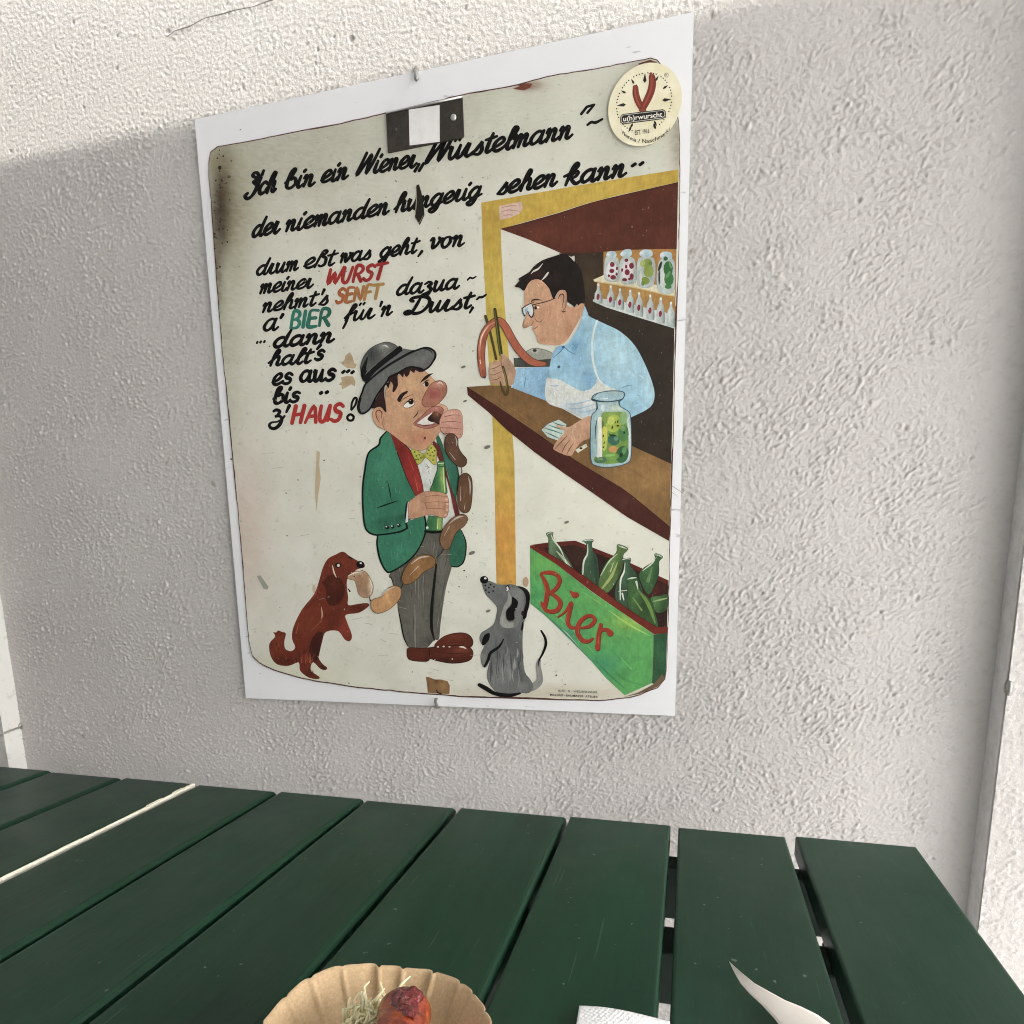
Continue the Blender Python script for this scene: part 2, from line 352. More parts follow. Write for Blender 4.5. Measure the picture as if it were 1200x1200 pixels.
class Paint:
    """brushwork on the sheet: flat patches and strokes, each laid a hair above the one before"""
    def __init__(s, name, y, step=6e-6): s.name, s.y, s.step, s.k = name, y, step, 0; s.v, s.f, s.c = [], [], []; s.o = (0, 0, 1)
    def at(s, ox, oy, sc): s.o = (ox, oy, sc); return s
    def P(s, p): return (s.o[0]+p[0]/s.o[2], s.o[1]+p[1]/s.o[2])
    def put(s, pts, tris, cols, y):
        b = len(s.v)
        for i, p in enumerate(pts):
            yy = y[i] if isinstance(y, list) else y
            w = on_wall(p[0], p[1], yy); s.v.append((w.x, yy, w.z))
        s.f += [tuple(b+i for i in t) for t in tris]; s.c += cols
    def shade(s, p, base, soft, vg):
        c = np.array(base)
        if vg:
            (x0, y0), (x1, y1), c1 = vg; dx, dy = x1-x0, y1-y0
            t = max(0, min(1, ((p[0]-x0)*dx+(p[1]-y0)*dy)/(dx*dx+dy*dy))); c = c*(1-t) + np.array(c1)*t
        for (x, y, rx, ry, cc, st) in soft:
            w = st*math.exp(-(((p[0]-x)/rx)**2+((p[1]-y)/ry)**2)); w = min(1, w*random.uniform(.72,1.22)); c = c*(1-w) + np.array(cc)*w
        if s.name != 'painted_ground': c = c*(1+random.gauss(0, .04))
        return (*c, 1.0)
    def poly(s, col, pts, soft=(), grad=None, sub=4, smooth=True, line=None, lw=1.0, grid=None, dabs=True):
        pp = [s.P(p) for p in pts]
        if smooth: pp = crom(pp, True, sub)
        y = s.y - s.k*s.step; s.k += 1
        col = C(*col)
        sf = [(*s.P((b[0], b[1])), b[2]/s.o[2], (b[3] if len(b) > 5 else b[2])/s.o[2], C(*b[-2]), b[-1]) for b in soft]
        gr = (s.P(grad[0]), s.P(grad[1]), C(*grad[2])) if grad else None
        tr = tessellate_polygon([[Vector((a, b, 0)) for a, b in pp]])
        if sf or gr:
            bm = bmesh.new(); vv = [bm.verts.new((a, b, 0)) for a, b in pp]
            for t in tr:
                try: bm.faces.new([vv[i] for i in t])
                except ValueError: pass
            xs = [a for a, _ in pp]; ys = [b for _, b in pp]; ext = max(max(xs)-min(xs), max(ys)-min(ys))
            g = grid or max(2.0, ext/26)
            for ax, lo, hi in ((0, min(xs), max(xs)), (1, min(ys), max(ys))):
                q_ = lo + g*.53
                while q_ < hi:
                    cop = [0, 0, 0]; cop[ax] = q_; no = [0, 0, 0]; no[ax] = 1
                    bmesh.ops.bisect_plane(bm, geom=bm.verts[:]+bm.edges[:]+bm.faces[:], dist=1e-4, plane_co=cop, plane_no=no)
                    q_ += g
            bm.verts.index_update()
            P2 = [(w.co.x, w.co.y) for w in bm.verts]; T2 = [[w.index for w in f.verts] for f in bm.faces]; bm.free()
            s.put(P2, T2, [s.shade(p, col, sf, gr) for p in P2], y)
        else:
            s.put(pp, [list(t) for t in tr], [(*col, 1.0)]*len(pp), y)
        xs = [a for a, _ in pp]; ys = [b for _, b in pp]; wx, wy = max(xs)-min(xs), max(ys)-min(ys)
        if sf and dabs and s.name != 'painted_ground' and wx*wy > 120:
            def inside(px, py):
                r = False
                for i in range(len(pp)):
                    (x0, y0), (x1, y1) = pp[i-1], pp[i]
                    if (y0 > py) != (y1 > py) and px < (x1-x0)*(py-y0)/(y1-y0)+x0: r = not r
                return r
            k0 = s.k; an0 = random.uniform(.9, 2.2); sz = min(1.0, (wx*wy)**.5/50)
            for _ in range(int(min(170, wx*wy/14))):
                px, py = random.uniform(min(xs), max(xs)), random.uniform(min(ys), max(ys)); an = an0+random.gauss(0, .35); L_ = random.uniform(2.5, 7)*(.45+.55*sz)
                ex, ey = px+L_*math.cos(an), py+L_*math.sin(an); hx, hy = (px+ex)/2+random.uniform(-.4,.4), (py+ey)/2
                if not (inside(px-.7, py) and inside(px+.7, py) and inside(ex-.7, ey) and inside(ex+.7, ey) and inside(hx-.6, hy) and inside(hx+.6, hy)): continue
                cs = s.shade((hx, hy), col, sf, gr); fct = random.choice((random.uniform(.84,.95), random.uniform(1.06,1.20)))
                s.k = k0+random.uniform(0, 3); w0 = random.uniform(.5, 1.5)*(.5+.5*sz)
                s._ribbon(crom([(px, py), (hx, hy), (ex, ey)], False, 3), tuple(min(.9, x*fct) for x in cs[:3]), [.15]+[w0]*5+[.15], None, False)
            s.k = k0+3
        if line: s._ribbon(pp + [pp[0]], C(*line), [lw]*(len(pp)+1), caps=False)
    def ell(s, col, x, y, rx, ry=None, rot=0, **k):
        ry = ry or rx; a0 = math.radians(rot); pts = []
        for i in range(14):
            t = i*2*math.pi/14; a, b = rx*math.cos(t), ry*math.sin(t)
            pts.append((x+a*math.cos(a0)-b*math.sin(a0), y+a*math.sin(a0)+b*math.cos(a0)))
        s.poly(col, pts, smooth=False, **k)
    def stroke(s, col, pts, w, sub=5, col2=None, closed=False, caps=True):
        """w in zoom pixels, one width or one per point"""
        ws = w if isinstance(w, (list, tuple)) else [w]*len(pts)
        pp = [(*s.P(p), ww/s.o[2]) for p, ww in zip(pts, ws)]
        pp = crom(pp, closed, sub) if len(pp) > 2 else pp
        if closed: pp.append(pp[0])
        s._ribbon([(a, b) for a, b, _ in pp], C(*col), [max(.12, c) for _, _, c in pp], C(*col2) if col2 else None, caps)
    def _ribbon(s, pp, col, ws, col2=None, caps=True):
        n_ = len(pp); L, R = [], []
        y0 = s.y - s.k*s.step; s.k += 1
        for i in range(n_):
            a, b = pp[max(0, i-1)], pp[min(n_-1, i+1)]
            if not caps and math.hypot(pp[0][0]-pp[-1][0], pp[0][1]-pp[-1][1]) < 1e-6:
                a, b = pp[i-1] if i else pp[-2], pp[i+1] if i < n_-1 else pp[1]
            dx, dy = b[0]-a[0], b[1]-a[1]; l = math.hypot(dx, dy) or 1
            nx, ny = -dy/l*ws[i]/2, dx/l*ws[i]/2
            L.append((pp[i][0]+nx, pp[i][1]+ny)); R.append((pp[i][0]-nx, pp[i][1]-ny))
        pts = L+R; ys = [y0-i*(5e-7 if caps else 3e-8) for i in range(n_)]*2
        tr = [(i, i+1, n_+i+1, n_+i) for i in range(n_-1)]
        cc = []
        for i in list(range(n_))*2:
            t = i/max(1, n_-1); cc.append((*(tuple(x*(1-t)+y_*t for x, y_ in zip(col, col2)) if col2 else col), 1.0))
        if caps:
            for e, sg in ((0, -1), (n_-1, 1)):
                a = pp[e]; b = pp[1] if e == 0 else pp[n_-2]
                d = math.atan2(a[1]-b[1], a[0]-b[0]); r = ws[e]/2; idx = [e if sg < 0 else e, n_+e]; fan = []
                for k in range(1, 6):
                    t = d + math.pi/2 - k*math.pi/6; fan.append((a[0]+r*math.cos(t), a[1]+r*math.sin(t)))
                b0 = len(pts); pts = pts + fan; ys = ys + [ys[e]]*5; cc = cc + [cc[e]]*5
                pl = math.atan2(pts[e][1]-a[1], pts[e][0]-a[0]); near = math.cos(pl-(d+math.pi/2)) > 0
                st, en = (e, n_+e) if near else (n_+e, e)
                tr.append(tuple([st] + list(range(b0, b0+5)) + [en]))
        s.put(pts, tr, cc, ys)
    def text(s, string, col, p0, p1, height, bold=0.0, mode='line', center=None):
        """plain type: baseline from p0 to p1 in zoom pixels"""
        cu = bpy.data.curves.new('t', 'FONT'); cu.body = string; cu.size = 1; cu.offset = bold; cu.resolution_u = 2; cu.fill_mode = 'FRONT'
        o = bpy.data.objects.new('t', cu); COL.objects.link(o)
        me = bpy.data.meshes.new_from_object(o.evaluated_get(bpy.context.evaluated_depsgraph_get()))
        bpy.data.objects.remove(o); bpy.data.curves.remove(cu)
        xs = [w.co.x for w in me.vertices]; x0, x1 = min(xs), max(xs)
        dx, dy = p1[0]-p0[0], p1[1]-p0[1]; l = math.hypot(dx, dy)
        pts = []
        for w in me.vertices:
            t = (w.co.x-x0)/max(1e-6, x1-x0); h = w.co.y/.70*height
            pts.append(s.P((p0[0]+dx*t + h*dy/l*.0 , p0[1]+dy*t - h)))
        y = s.y - s.k*s.step; s.k += 1
        s.put(pts, [list(f.vertices) for f in me.polygons], [(*C(*col), 1.0)]*len(pts), y); bpy.data.meshes.remove(me)
    def build(s, m, parent):
        me = bpy.data.meshes.new(s.name); me.from_pydata(s.v, [], s.f)
        a = me.color_attributes.new('paint', 'FLOAT_COLOR', 'POINT'); a.data.foreach_set('color', np.array(s.c, dtype=np.float32).ravel())
        me.update()
        # all faces look towards the viewer
        flip = [f.index for f in me.polygons if f.normal.y > 0]
        if flip:
            bm = bmesh.new(); bm.from_mesh(me); bm.faces.ensure_lookup_table()
            bmesh.ops.reverse_faces(bm, faces=[bm.faces[i] for i in flip]); bm.to_mesh(me); bm.free()
        o = link(s.name, me, m, parent)
        if parent: o.matrix_parent_inverse = Matrix.Translation(-parent.location)
        return o

# sheet outline (slightly ragged, rounded corners)
edge = [(249,250),(245.5,215),(245,190),(247,179),(255,172.5),(275,169),(295,165.6),(337,157),(392,147),(445,135),(495,123),(542,112),(580,105),(606,100),(612,101),(617,97),(649,89),(700,81),(745,72),(762,68.5),(770,71),(777,80),(784,92),(791,115),(795,144),(796.4,170),(796.2,220),(794.6,313),(792.3,357),(789.3,365),(787,368),(790.5,374),(791,383),(789.8,453),(788.8,500),(787,538),(784.6,633),(782.8,717),(780.5,785),(779,795),(770,805.5),(750,813.5),(736,817),(708,820),(661,819.3),(610,817),(540,815.7),(480,810.5),(420,805),(370,797.5),(346,792),(320,784),(304,776),(296,768),(292,751),(288,700),(284,650),(280,606),(270,500),(262,420),(256,350)]
def ragged(e, amp, n_sub):
    o = []
    for i in range(len(e)):
        a, b = e[i], e[(i+1) % len(e)]; l = math.hypot(b[0]-a[0], b[1]-a[1]); k = max(1, int(l/n_sub))
        for j in range(k):
            t = j/k; o.append((a[0]+(b[0]-a[0])*t+random.uniform(-amp, amp)*(t > 0), a[1]+(b[1]-a[1])*t+random.uniform(-amp, amp)*(t > 0)))
    return o
redge = ragged(edge, .45, 7)
# the iron sheet below, its rust rim widened and darkened to double as a shadow line
bm = bmesh.new()
cx_, cy_ = 522, 450
outer = [(u+(u-cx_)/math.hypot(u-cx_, v_-cy_)*.9, v_+(v_-cy_)/math.hypot(u-cx_, v_-cy_)*1.4) for u, v_ in redge]
fr = [bm.verts.new(on_wall(u, v_, YP+.0003)) for u, v_ in outer]; bk = [bm.verts.new(on_wall(u, v_, YP+.0003)+Vector((0,.0015,0))) for u, v_ in outer]
bm.faces.new(fr)
for i in range(len(fr)): bm.faces.new((fr[i], bk[i], bk[(i+1) % len(fr)], fr[(i+1) % len(fr)]))
bmesh.ops.triangulate(bm, faces=[f for f in bm.faces if len(f.verts) > 4])
bm_obj('iron_sheet', bm, m_rust_shadow, sign)
g = Paint('painted_ground', YP)
BG = (206,206,194)
g.poly(BG, redge, smooth=False, grid=5, soft=[
    (300,170,200,90,(164,163,144),.75), (520,120,190,60,(175,177,158),.6), (760,130,70,90,(170,172,152),.45), (265,330,26,260,(168,168,146),.75),
    (290,620,26,90,(196,160,148),.45), (272,250,26,60,(140,132,104),.8), (262,215,12,40,(92,78,52),.8), (254,320,7,60,(96,80,56),.8),(257,245,10,46,(58,44,28),.85),(262,262,7,30,(70,56,40),.7),
    (254,190,14,14,(130,118,88),.7),(795,170,9,50,(120,100,76),.6), (560,600,160,170,(216,217,203),.8), (700,590,70,70,(214,214,198),.7), (350,790,80,20,(190,190,160),.5), (650,812,120,10,(180,165,135),.5),
    (620,100,16,6,(120,66,44),.8),(765,78,20,8,(112,66,50),.8)])

# ---- stall, shelves and counter
YA = YP - 4e-5
s = Paint('stall_picture', YA, 3e-6)
s.at(0,0,1).poly((192,160,48), [(564,237.5),(680,217),(794.8,198.5),(794.8,213.2),(724,229),(687,238.5),(654.7,249),(612,261),(586.8,268.5),(587.5,290),(590,340),(592,365),(598,440),(600,501),(602.8,538),(604,625),(604.8,690),(582,690),(581,657),(580,582),(576.8,485),(571,400),(568.7,346),(565.6,290)], smooth=False, grid=7,
    soft=[(580,380,40,90,(205,182,66),.8),(590,540,40,60,(205,175,60),.7),(592,640,40,70,(208,150,52),1),(700,225,50,15,(200,172,62),.5),(575,260,20,40,(180,146,46),.5)])
s.poly((88,44,30), [(586.5,268.5),(612,261.5),(654.7,249.5),(687,239),(724,229.5),(794.6,213.6),(793,292),(755,292.5),(720,294),(690,297),(672,299.5),(658,297),(642,290),(615,279)], smooth=False, soft=[(640,275,40,14,(104,52,36),.7),(760,240,40,30,(80,38,27),.6)])
s.stroke((58,28,22), [(587,268.5),(612,262),(655,250),(687,239.5),(724,230),(794,214)], 1.0)
s.poly((52,43,34), [(655,297),(690,296.5),(755,292),(792.6,291.5),(791.5,353),(787,367),(790.3,383),(789,453),(786.6,544),(738,524),(700,500),(690,420),(680,360)], smooth=False, soft=[(690,330,14,30,(76,60,40),.9),(745,440,40,60,(46,41,34),.8)])
s.at(680,280,10)
s.poly((168,122,56), [(272,150),(560,128),(880,118),(1128,118),(1120,640),(270,440)], smooth=False, soft=[(900,240,120,(182,122,54),.8)])
s.poly((170,126,60), [(195,505),(1118,655),(1108,1025),(190,700)], smooth=False, soft=[(600,640,150,60,(176,138,74),.8)])
s.poly((212,204,172), [(150,480),(215,450),(270,425),(650,480),(1110,590),(1105,672),(950,643),(700,583),(400,533),(170,497)], smooth=False)
s.stroke((196,178,120), [(170,497),(400,533),(700,583),(950,643),(1105,670)], 12)
s.poly((200,206,202), [(145,715),(195,690),(500,735),(800,815),(1000,862),(1108,940),(1096,1048),(900,987),(600,896),(300,800),(155,735)], smooth=False)
def jar(body, lid, fill):
    s.poly((178,190,186), body, line=(150,160,158), lw=.5, soft=[(sum(p_[0] for p_ in body)/len(body)+60, 400, 40, 150, (132,142,140), .7)])
    s.poly((172,196,206), lid, soft=[(lid[0][0]+25, lid[0][1]-10, 25, (226,230,228), .9)])
    for f_ in fill: s.ell(f_[0], *f_[1:])
red = (118,36,52)
jar([(290,240),(330,215),(420,215),(450,260),(458,470),(420,500),(320,490),(280,440)], [(303,190),(330,150),(400,145),(426,185),(400,222),(330,222)],
    [((205,206,206),370,380,70,110)]+[(red,*q_) for q_ in ((375,300,28,30),(370,375,30,26),(385,450,34,28),(335,432,15,17),(430,345,13,22),(425,412,14,20))])
jar([(480,240),(520,200),(580,205),(640,260),(655,470),(620,522),(500,522),(462,440),(458,300)], [(468,180),(510,130),(580,120),(606,165),(580,207),(500,207)],
    [((208,200,202),555,370,70,120)]+[(red,*q_) for q_ in ((540,250,22,20),(600,315,28,36),(550,390,30,36),(602,440,24,38),(537,325,14,24),(520,478,30,20),(490,365,12,22),(575,470,16,14))])
jar([(668,280),(710,215),(840,215),(876,290),(872,480),(830,562),(700,562),(662,480)], [(693,170),(740,125),(830,135),(848,190),(790,217),(720,207)],
    [((132,150,62),790,290,55,60),((138,156,66),800,380,60,70),((120,140,56),760,490,55,45),((96,128,60),735,520,20,30),((160,178,92),730,290,30,40),((104,130,58),820,285,22,24),((206,214,200),708,450,14,80)])
jar([(910,310),(960,230),(1070,230),(1106,300),(1106,580),(1050,642),(940,632),(896,520)], [(933,190),(970,150),(1050,155),(1078,190),(1060,237),(960,232)],
    [((52,104,54),1030,350,55,90),((58,116,60),1040,470,55,80),((48,98,52),1000,230,26,26),((60,120,62),1030,560,40,26),((38,46,40),935,320,16,60,18),((46,54,48),925,450,10,90),((90,146,84),1030,420,16,50,30),((96,150,90),1055,310,12,40,-20),((198,206,200),960,450,20,120)])
for cxx, t_, b_ in ((212,525,760),(357,548,802),(466,585,832),(585,600,868),(690,628,912),(820,655,952),(942,690,992),(1062,740,1036)):
    s.poly((176,188,186), [(cxx-10,t_),(cxx+12,t_),(cxx+16,t_+60),(cxx+42,t_+120),(cxx+48,b_-20),(cxx+26,b_),(cxx-34,b_-12),(cxx-46,b_-40),(cxx-42,t_+125),(cxx-16,t_+60)], soft=[(cxx+48,b_-60,22,130,(96,110,112),.95),(cxx-20,t_+150,16,60,(214,220,216),.6)])
    if cxx < 1000: s.ell((140,40,58), cxx-4, (t_+b_)//2+36, 19, 38, 6)
    s.ell((222,222,208), cxx, t_+12, 12, 16)
# counter
s.at(540,430,4.6154)
s.poly((122,90,50), [(34,108),(150,100),(285,102),(340,132),(480,185),(640,277),(700,300),(920,425),(1137,524),(1132,866),(900,676),(760,590),(600,492),(430,372),(200,216)], smooth=False, grid=4,
    soft=[(1000,600,220,150,(152,116,64),.9),(560,230,120,60,(108,78,44),.6),(330,250,140,40,(134,100,56),.6),(520,400,40,(110,80,44),.6),(800,480,60,40,(160,122,66),.7)])
for i in range(26):
    x = 90+i*40+random.uniform(-14,14); yb = 120+(x-90)*.46; y0 = yb+random.uniform(15,60); L_ = random.uniform(50,130)
    s.stroke(random.choice([(104,76,42),(138,104,58),(112,84,46),(156,120,70)]), [(x,y0),(x+L_*.5,y0+L_*.33),(x+L_,y0+L_*.68)], [.6,2.4,.6])
s.poly((74,34,27), [(34,108),(200,216),(430,372),(600,492),(760,590),(900,676),(1132,866),(1127,942),(900,812),(700,672),(560,577),(400,462),(250,342),(150,245),(38,152)], smooth=False, soft=[(880,740,60,24,(96,58,48),.7),(300,330,90,40,(64,26,22),.6)])
s.stroke((44,26,20), [(34,110),(200,217),(430,373),(600,493),(760,591),(900,677),(1130,866)], 3)
# paper label remnant on the frame
s.at(540,220,4.2857).poly((206,176,160), [(193,92),(305,70),(312,100),(295,130),(245,152),(195,162)], smooth=False)
for q_ in ([(205,100),(240,92),(280,88)],[(200,122),(240,112),(296,118)],[(215,140),(245,135),(260,140)]): s.stroke((170,130,118), q_, [2,5,2])
so_ = s.build(m_paint, sign)

# ---- vendor
v_ = Paint('vendor_picture', YA-.00048, 4e-6)
v_.at(550,290,8)
v_.poly((150,152,140), [(525,985),(560,960),(610,945),(700,958),(785,1000),(770,1070),(600,1050),(530,1010)], line=(92,94,88), lw=.7, soft=[(600,965,50,20,(190,192,180),.7)])
v_.ell((44,42,38), 613, 966, 20, 13)
v_.poly((66,71,64), [(414,1035),(500,1032),(640,1055),(790,1040),(772,1118),(422,1122)], smooth=False, soft=[(440,1070,40,(84,90,82),.6)])
v_.at(540,220,4.2857)
v_.poly((150,194,214), [(460,840),(520,795),(560,755),(610,680),(618,600),(640,642),(720,682),(800,722),(872,790),(922,880),(962,980),(973,1050),(950,1102),(868,1147),(760,1190),(640,1165),(520,1112),(430,1072),(440,960)],
    soft=[(800,850,110,120,(172,210,222),.9),(560,880,90,70,(132,180,210),.7),(650,960,40,40,(108,158,196),.9),(600,780,30,60,(112,160,196),.7),(950,1000,30,110,(182,216,224),.7),(860,1110,70,30,(140,184,204),.6),(740,760,60,50,(168,208,220),.7)])
v_.poly((138,182,212), [(255,1003),(264,950),(278,906),(360,902),(445,900),(445,1076),(330,1032)], smooth=False, soft=[(300,960,30,50,(160,200,222),.7),(430,1000,40,60,(116,166,204),.6)])
v_.stroke((72,112,150), [(328,942),(322,975),(316,1012)], [1.5,4,2])
v_.stroke((206,224,228), [(275,906),(264,955),(256,1003)], 5)
v_.poly((206,210,204), [(430,962),(455,958),(500,966),(560,1000),(615,1022),(660,1005),(690,962),(735,1000),(775,1010),(790,1060),(740,1185),(640,1162),(520,1113),(430,1072)],
    soft=[(560,1100,70,30,(178,198,210),.7),(640,1130,60,20,(160,190,210),.7),(700,1050,40,40,(214,216,208),.7)])
for q_ in ([(520,1085),(580,1085),(670,1060)],[(545,1108),(600,1108),(680,1085)],[(575,1125),(630,1125),(690,1105)],[(445,992),(470,996),(492,992)]): v_.stroke((150,182,204), q_, [2,7,3])
v_.stroke((206,220,222), [(684,668),(668,720),(660,780),(662,850),(676,920),(692,962)], [9,11,11,11,11,9])
v_.stroke((206,218,220), [(690,962),(660,1000),(628,1022)], [9,8,8]); v_.stroke((206,218,220), [(690,962),(715,985),(745,1003)], [9,8,6])
v_.poly((128,176,206), [(640,1000),(665,985),(688,968),(672,990),(650,1012),(610,1018)], smooth=True)
for q_ in ([(808,1005),(835,995),(862,992)],[(885,1040),(895,1045)],[(880,1085),(890,1080)]): v_.stroke((104,150,178), q_, [2,5,2])
v_.ell((60,88,118), 492, 900, 7, 7)
v_.at(550,290,8)
# collar
v_.poly((142,188,214), [(1070,545),(1100,590),(1115,660),(1060,760),(1010,960),(985,1010),(900,950),(880,925),(930,890),(1000,790),(1050,680)], soft=[(1000,930,50,70,(96,150,190),.9),(1080,640,30,70,(176,212,224),.8)])
v_.poly((120,170,206), [(890,920),(870,950),(790,1035),(780,1000),(830,930)], soft=[(820,990,30,(150,196,218),.7)])
v_.stroke((58,96,138), [(790,1032),(845,985),(890,940),(930,970),(1000,1010)], [2,6,8,6,2]); v_.ell((48,80,116), 882, 934, 13, 11)
v_.ell((60,88,118), 842, 1118, 11, 13)
# face
v_.poly((196,150,116), [(515,415),(538,345),(585,300),(680,305),(745,385),(778,470),(812,468),(838,412),(880,398),(912,440),(915,530),(970,560),(1060,520),(1078,545),(1050,640),(985,760),(905,880),(830,916),(735,911),(660,900),(635,868),(622,815),(592,765),(600,738),(568,735),(525,756),(500,742),(504,710),(530,658),(524,620),(518,520)],
    soft=[(600,420,70,(206,164,128),.8),(720,620,80,(190,140,106),.7),(940,780,60,110,(166,116,84),.7),(690,870,60,24,(182,130,98),.6),(520,740,24,16,(152,102,74),.7),(545,690,24,30,(206,160,126),.7),(1000,600,60,60,(186,138,104),.6),(860,480,30,60,(206,160,128),.6)])
v_.poly((33,27,25), [(425,365),(470,312),(463,290),(560,232),(600,182),(680,122),(780,86),(865,62),(930,66),(990,122),(1050,220),(1076,350),(1086,480),(1072,527),(1045,518),(1025,545),(1008,528),(985,562),(966,540),(920,510),(915,450),(900,404),(850,400),(815,440),(795,482),(775,462),(750,390),(700,328),(645,298),(585,308),(545,350),(515,406),(480,385),(462,375)], sub=2,
    soft=[(640,250,80,60,(56,34,30),.8),(820,280,60,80,(44,30,28),.6)])
for q_ in ([(575,252),(600,215),(645,192),(692,145),(668,185),(640,214),(600,232)],[(672,312),(690,290),(722,244),(745,228),(738,252),(712,285)],[(928,76),(955,88),(985,78),(985,132),(960,105)]): v_.poly((206,206,190), q_, sub=3)
v_.stroke((52,32,26), [(835,482),(848,448),(872,436),(886,455),(884,500),(874,545),(884,590)], [4,9,10,9,6,4,3]); v_.stroke((70,40,30), [(862,592),(880,604),(908,594)], [4,12,3])
v_.stroke((140,96,70), [(905,440),(908,500),(900,560),(880,600)], [3,8,8,3])
v_.stroke((74,50,38), [(578,510),(600,492),(640,488),(682,496)], [6,16,12,4])
v_.poly((202,216,220), [(503,575),(580,524),(600,600),(585,645),(562,632),(548,600),(530,640),(515,628)], smooth=False)
v_.poly((150,180,196), [(520,580),(548,558),(545,600),(530,632)], smooth=False)
for q_, w_ in (([(600,537),(700,513),(760,494),(805,476)],[9,9,8,7]),([(492,575),(540,540),(600,516)],[8,7,8]),([(494,572),(503,612),(520,642)],[8,9,10]),([(588,532),(604,578),(600,632),(582,654),(562,634),(550,598)],[7,9,10,12,9,6]),([(520,642),(535,622),(545,600)],[5,4,4])): v_.stroke((36,30,28), q_, w_)
v_.ell((232,226,216), 640, 562, 18, 9); v_.ell((40,28,24), 622, 566, 13, 16); v_.stroke((60,40,32), [(604,552),(640,542),(665,552)], [3,6,2])
for q_, w_ in (([(612,632),(616,668),(640,696),(672,694),(700,658)],[2,5,7,6,2]),([(592,768),(615,760),(642,738)],[2,7,3]),([(568,735),(590,715),(602,690)],[2,5,2]),([(530,655),(512,690),(502,735),(520,755),(560,740)],[3,4,5,5,3])): v_.stroke((120,76,54), q_, w_)
# raised sausage in tongs
v_.at(540,220,4.2857).stroke((80,72,40), [(124,645),(150,735),(178,860)], [14,13,12])
v_.at(550,290,8)
v_.stroke((96,62,50), [(132,1195),(114,1080),(112,950),(138,815),(200,725),(275,688),(335,740),(395,850),(465,960),(560,1055),(640,1088),(706,1090)], [60,74,78,76,74,74,76,78,80,76,66,40])
v_.stroke((170,92,64), [(132,1195),(114,1080),(112,950),(138,815),(200,725),(275,688),(335,740),(395,850),(465,960),(560,1055),(640,1088),(704,1090)], [48,60,64,62,60,60,62,64,66,62,52,30])
v_.stroke((196,126,96), [(104,1050),(96,960),(118,830),(180,735),(240,700)], [6,18,22,20,8])
v_.stroke((232,206,186), [(100,930),(112,850),(140,790),(185,725)], [2,9,9,2]); v_.stroke((232,210,190), [(100,1055),(106,1090)], [9,7]); v_.stroke((206,140,110), [(420,870),(500,975),(580,1040)], [3,12,3])
v_.at(540,220,4.2857).stroke((150,80,60), [(110,920),(118,946)], [16,8]); v_.ell((60,60,90), 120, 952, 6, 6)
v_.at(550,290,8).stroke((60,58,26), [(240,580),(262,740),(282,900),(300,1010)], [28,34,36,34]); v_.stroke((104,104,48), [(236,590),(256,740),(276,900),(292,1010)], [8,12,12,8])
v_.at(540,220,4.2857)
v_.poly((184,146,116), [(145,892),(165,872),(198,868),(200,838),(222,838),(258,880),(276,918),(270,962),(255,992),(180,988),(150,978),(140,935)], soft=[(240,900,30,40,(160,128,102),.7),(170,900,25,12,(206,168,138),.7),(165,935,25,9,(202,164,134),.7)])
for q_ in ([(142,912),(170,906),(200,890)],[(142,940),(172,938),(204,922)],[(148,966),(175,964),(206,950)],[(206,905),(202,870),(206,845)]): v_.stroke((120,84,64), q_, [2,4,2])
v_.stroke((78,66,30), [(212,900),(228,960),(236,1018),(226,1040),(208,1012),(198,975)], [13,13,13,14,12,7]); v_.stroke((126,112,62), [(212,905),(226,960),(232,1015)], [3,5,3])
# hand with money on the counter
v_.at(540,430,4.6154)
v_.poly((186,206,196), [(436,340),(470,308),(530,284),(572,310),(562,352),(536,402),(470,380)], smooth=False, line=(60,96,92), lw=.35)
for q_ in ([(450,330),(500,345),(550,362)],[(470,312),(520,330),(566,340)],[(456,352),(500,372),(540,392)],[(500,300),(530,312),(560,318)]): v_.stroke((40,110,106), q_, [2,6,2])
v_.poly((210,208,186), [(618,448),(678,414),(686,432),(634,466)], smooth=False, line=(70,66,54), lw=.3); v_.ell((40,40,36), 650, 440, 8, 6)
v_.poly((196,152,120), [(500,440),(520,400),(550,368),(560,345),(520,325),(520,312),(580,326),(640,292),(705,268),(712,370),(655,404),(620,445),(600,478),(570,478),(548,470),(518,456)], soft=[(600,350,40,(206,166,134),.7),(540,440,30,(176,130,100),.7),(690,380,30,40,(170,124,96),.6)])
for q_ in ([(508,444),(540,410),(575,372)],[(545,466),(565,425),(592,395)],[(572,476),(590,440),(612,412)]): v_.stroke((110,72,52), q_, [2,5,2])
v_.stroke((206,170,140), [(522,318),(560,328),(585,330)], [6,10,6])
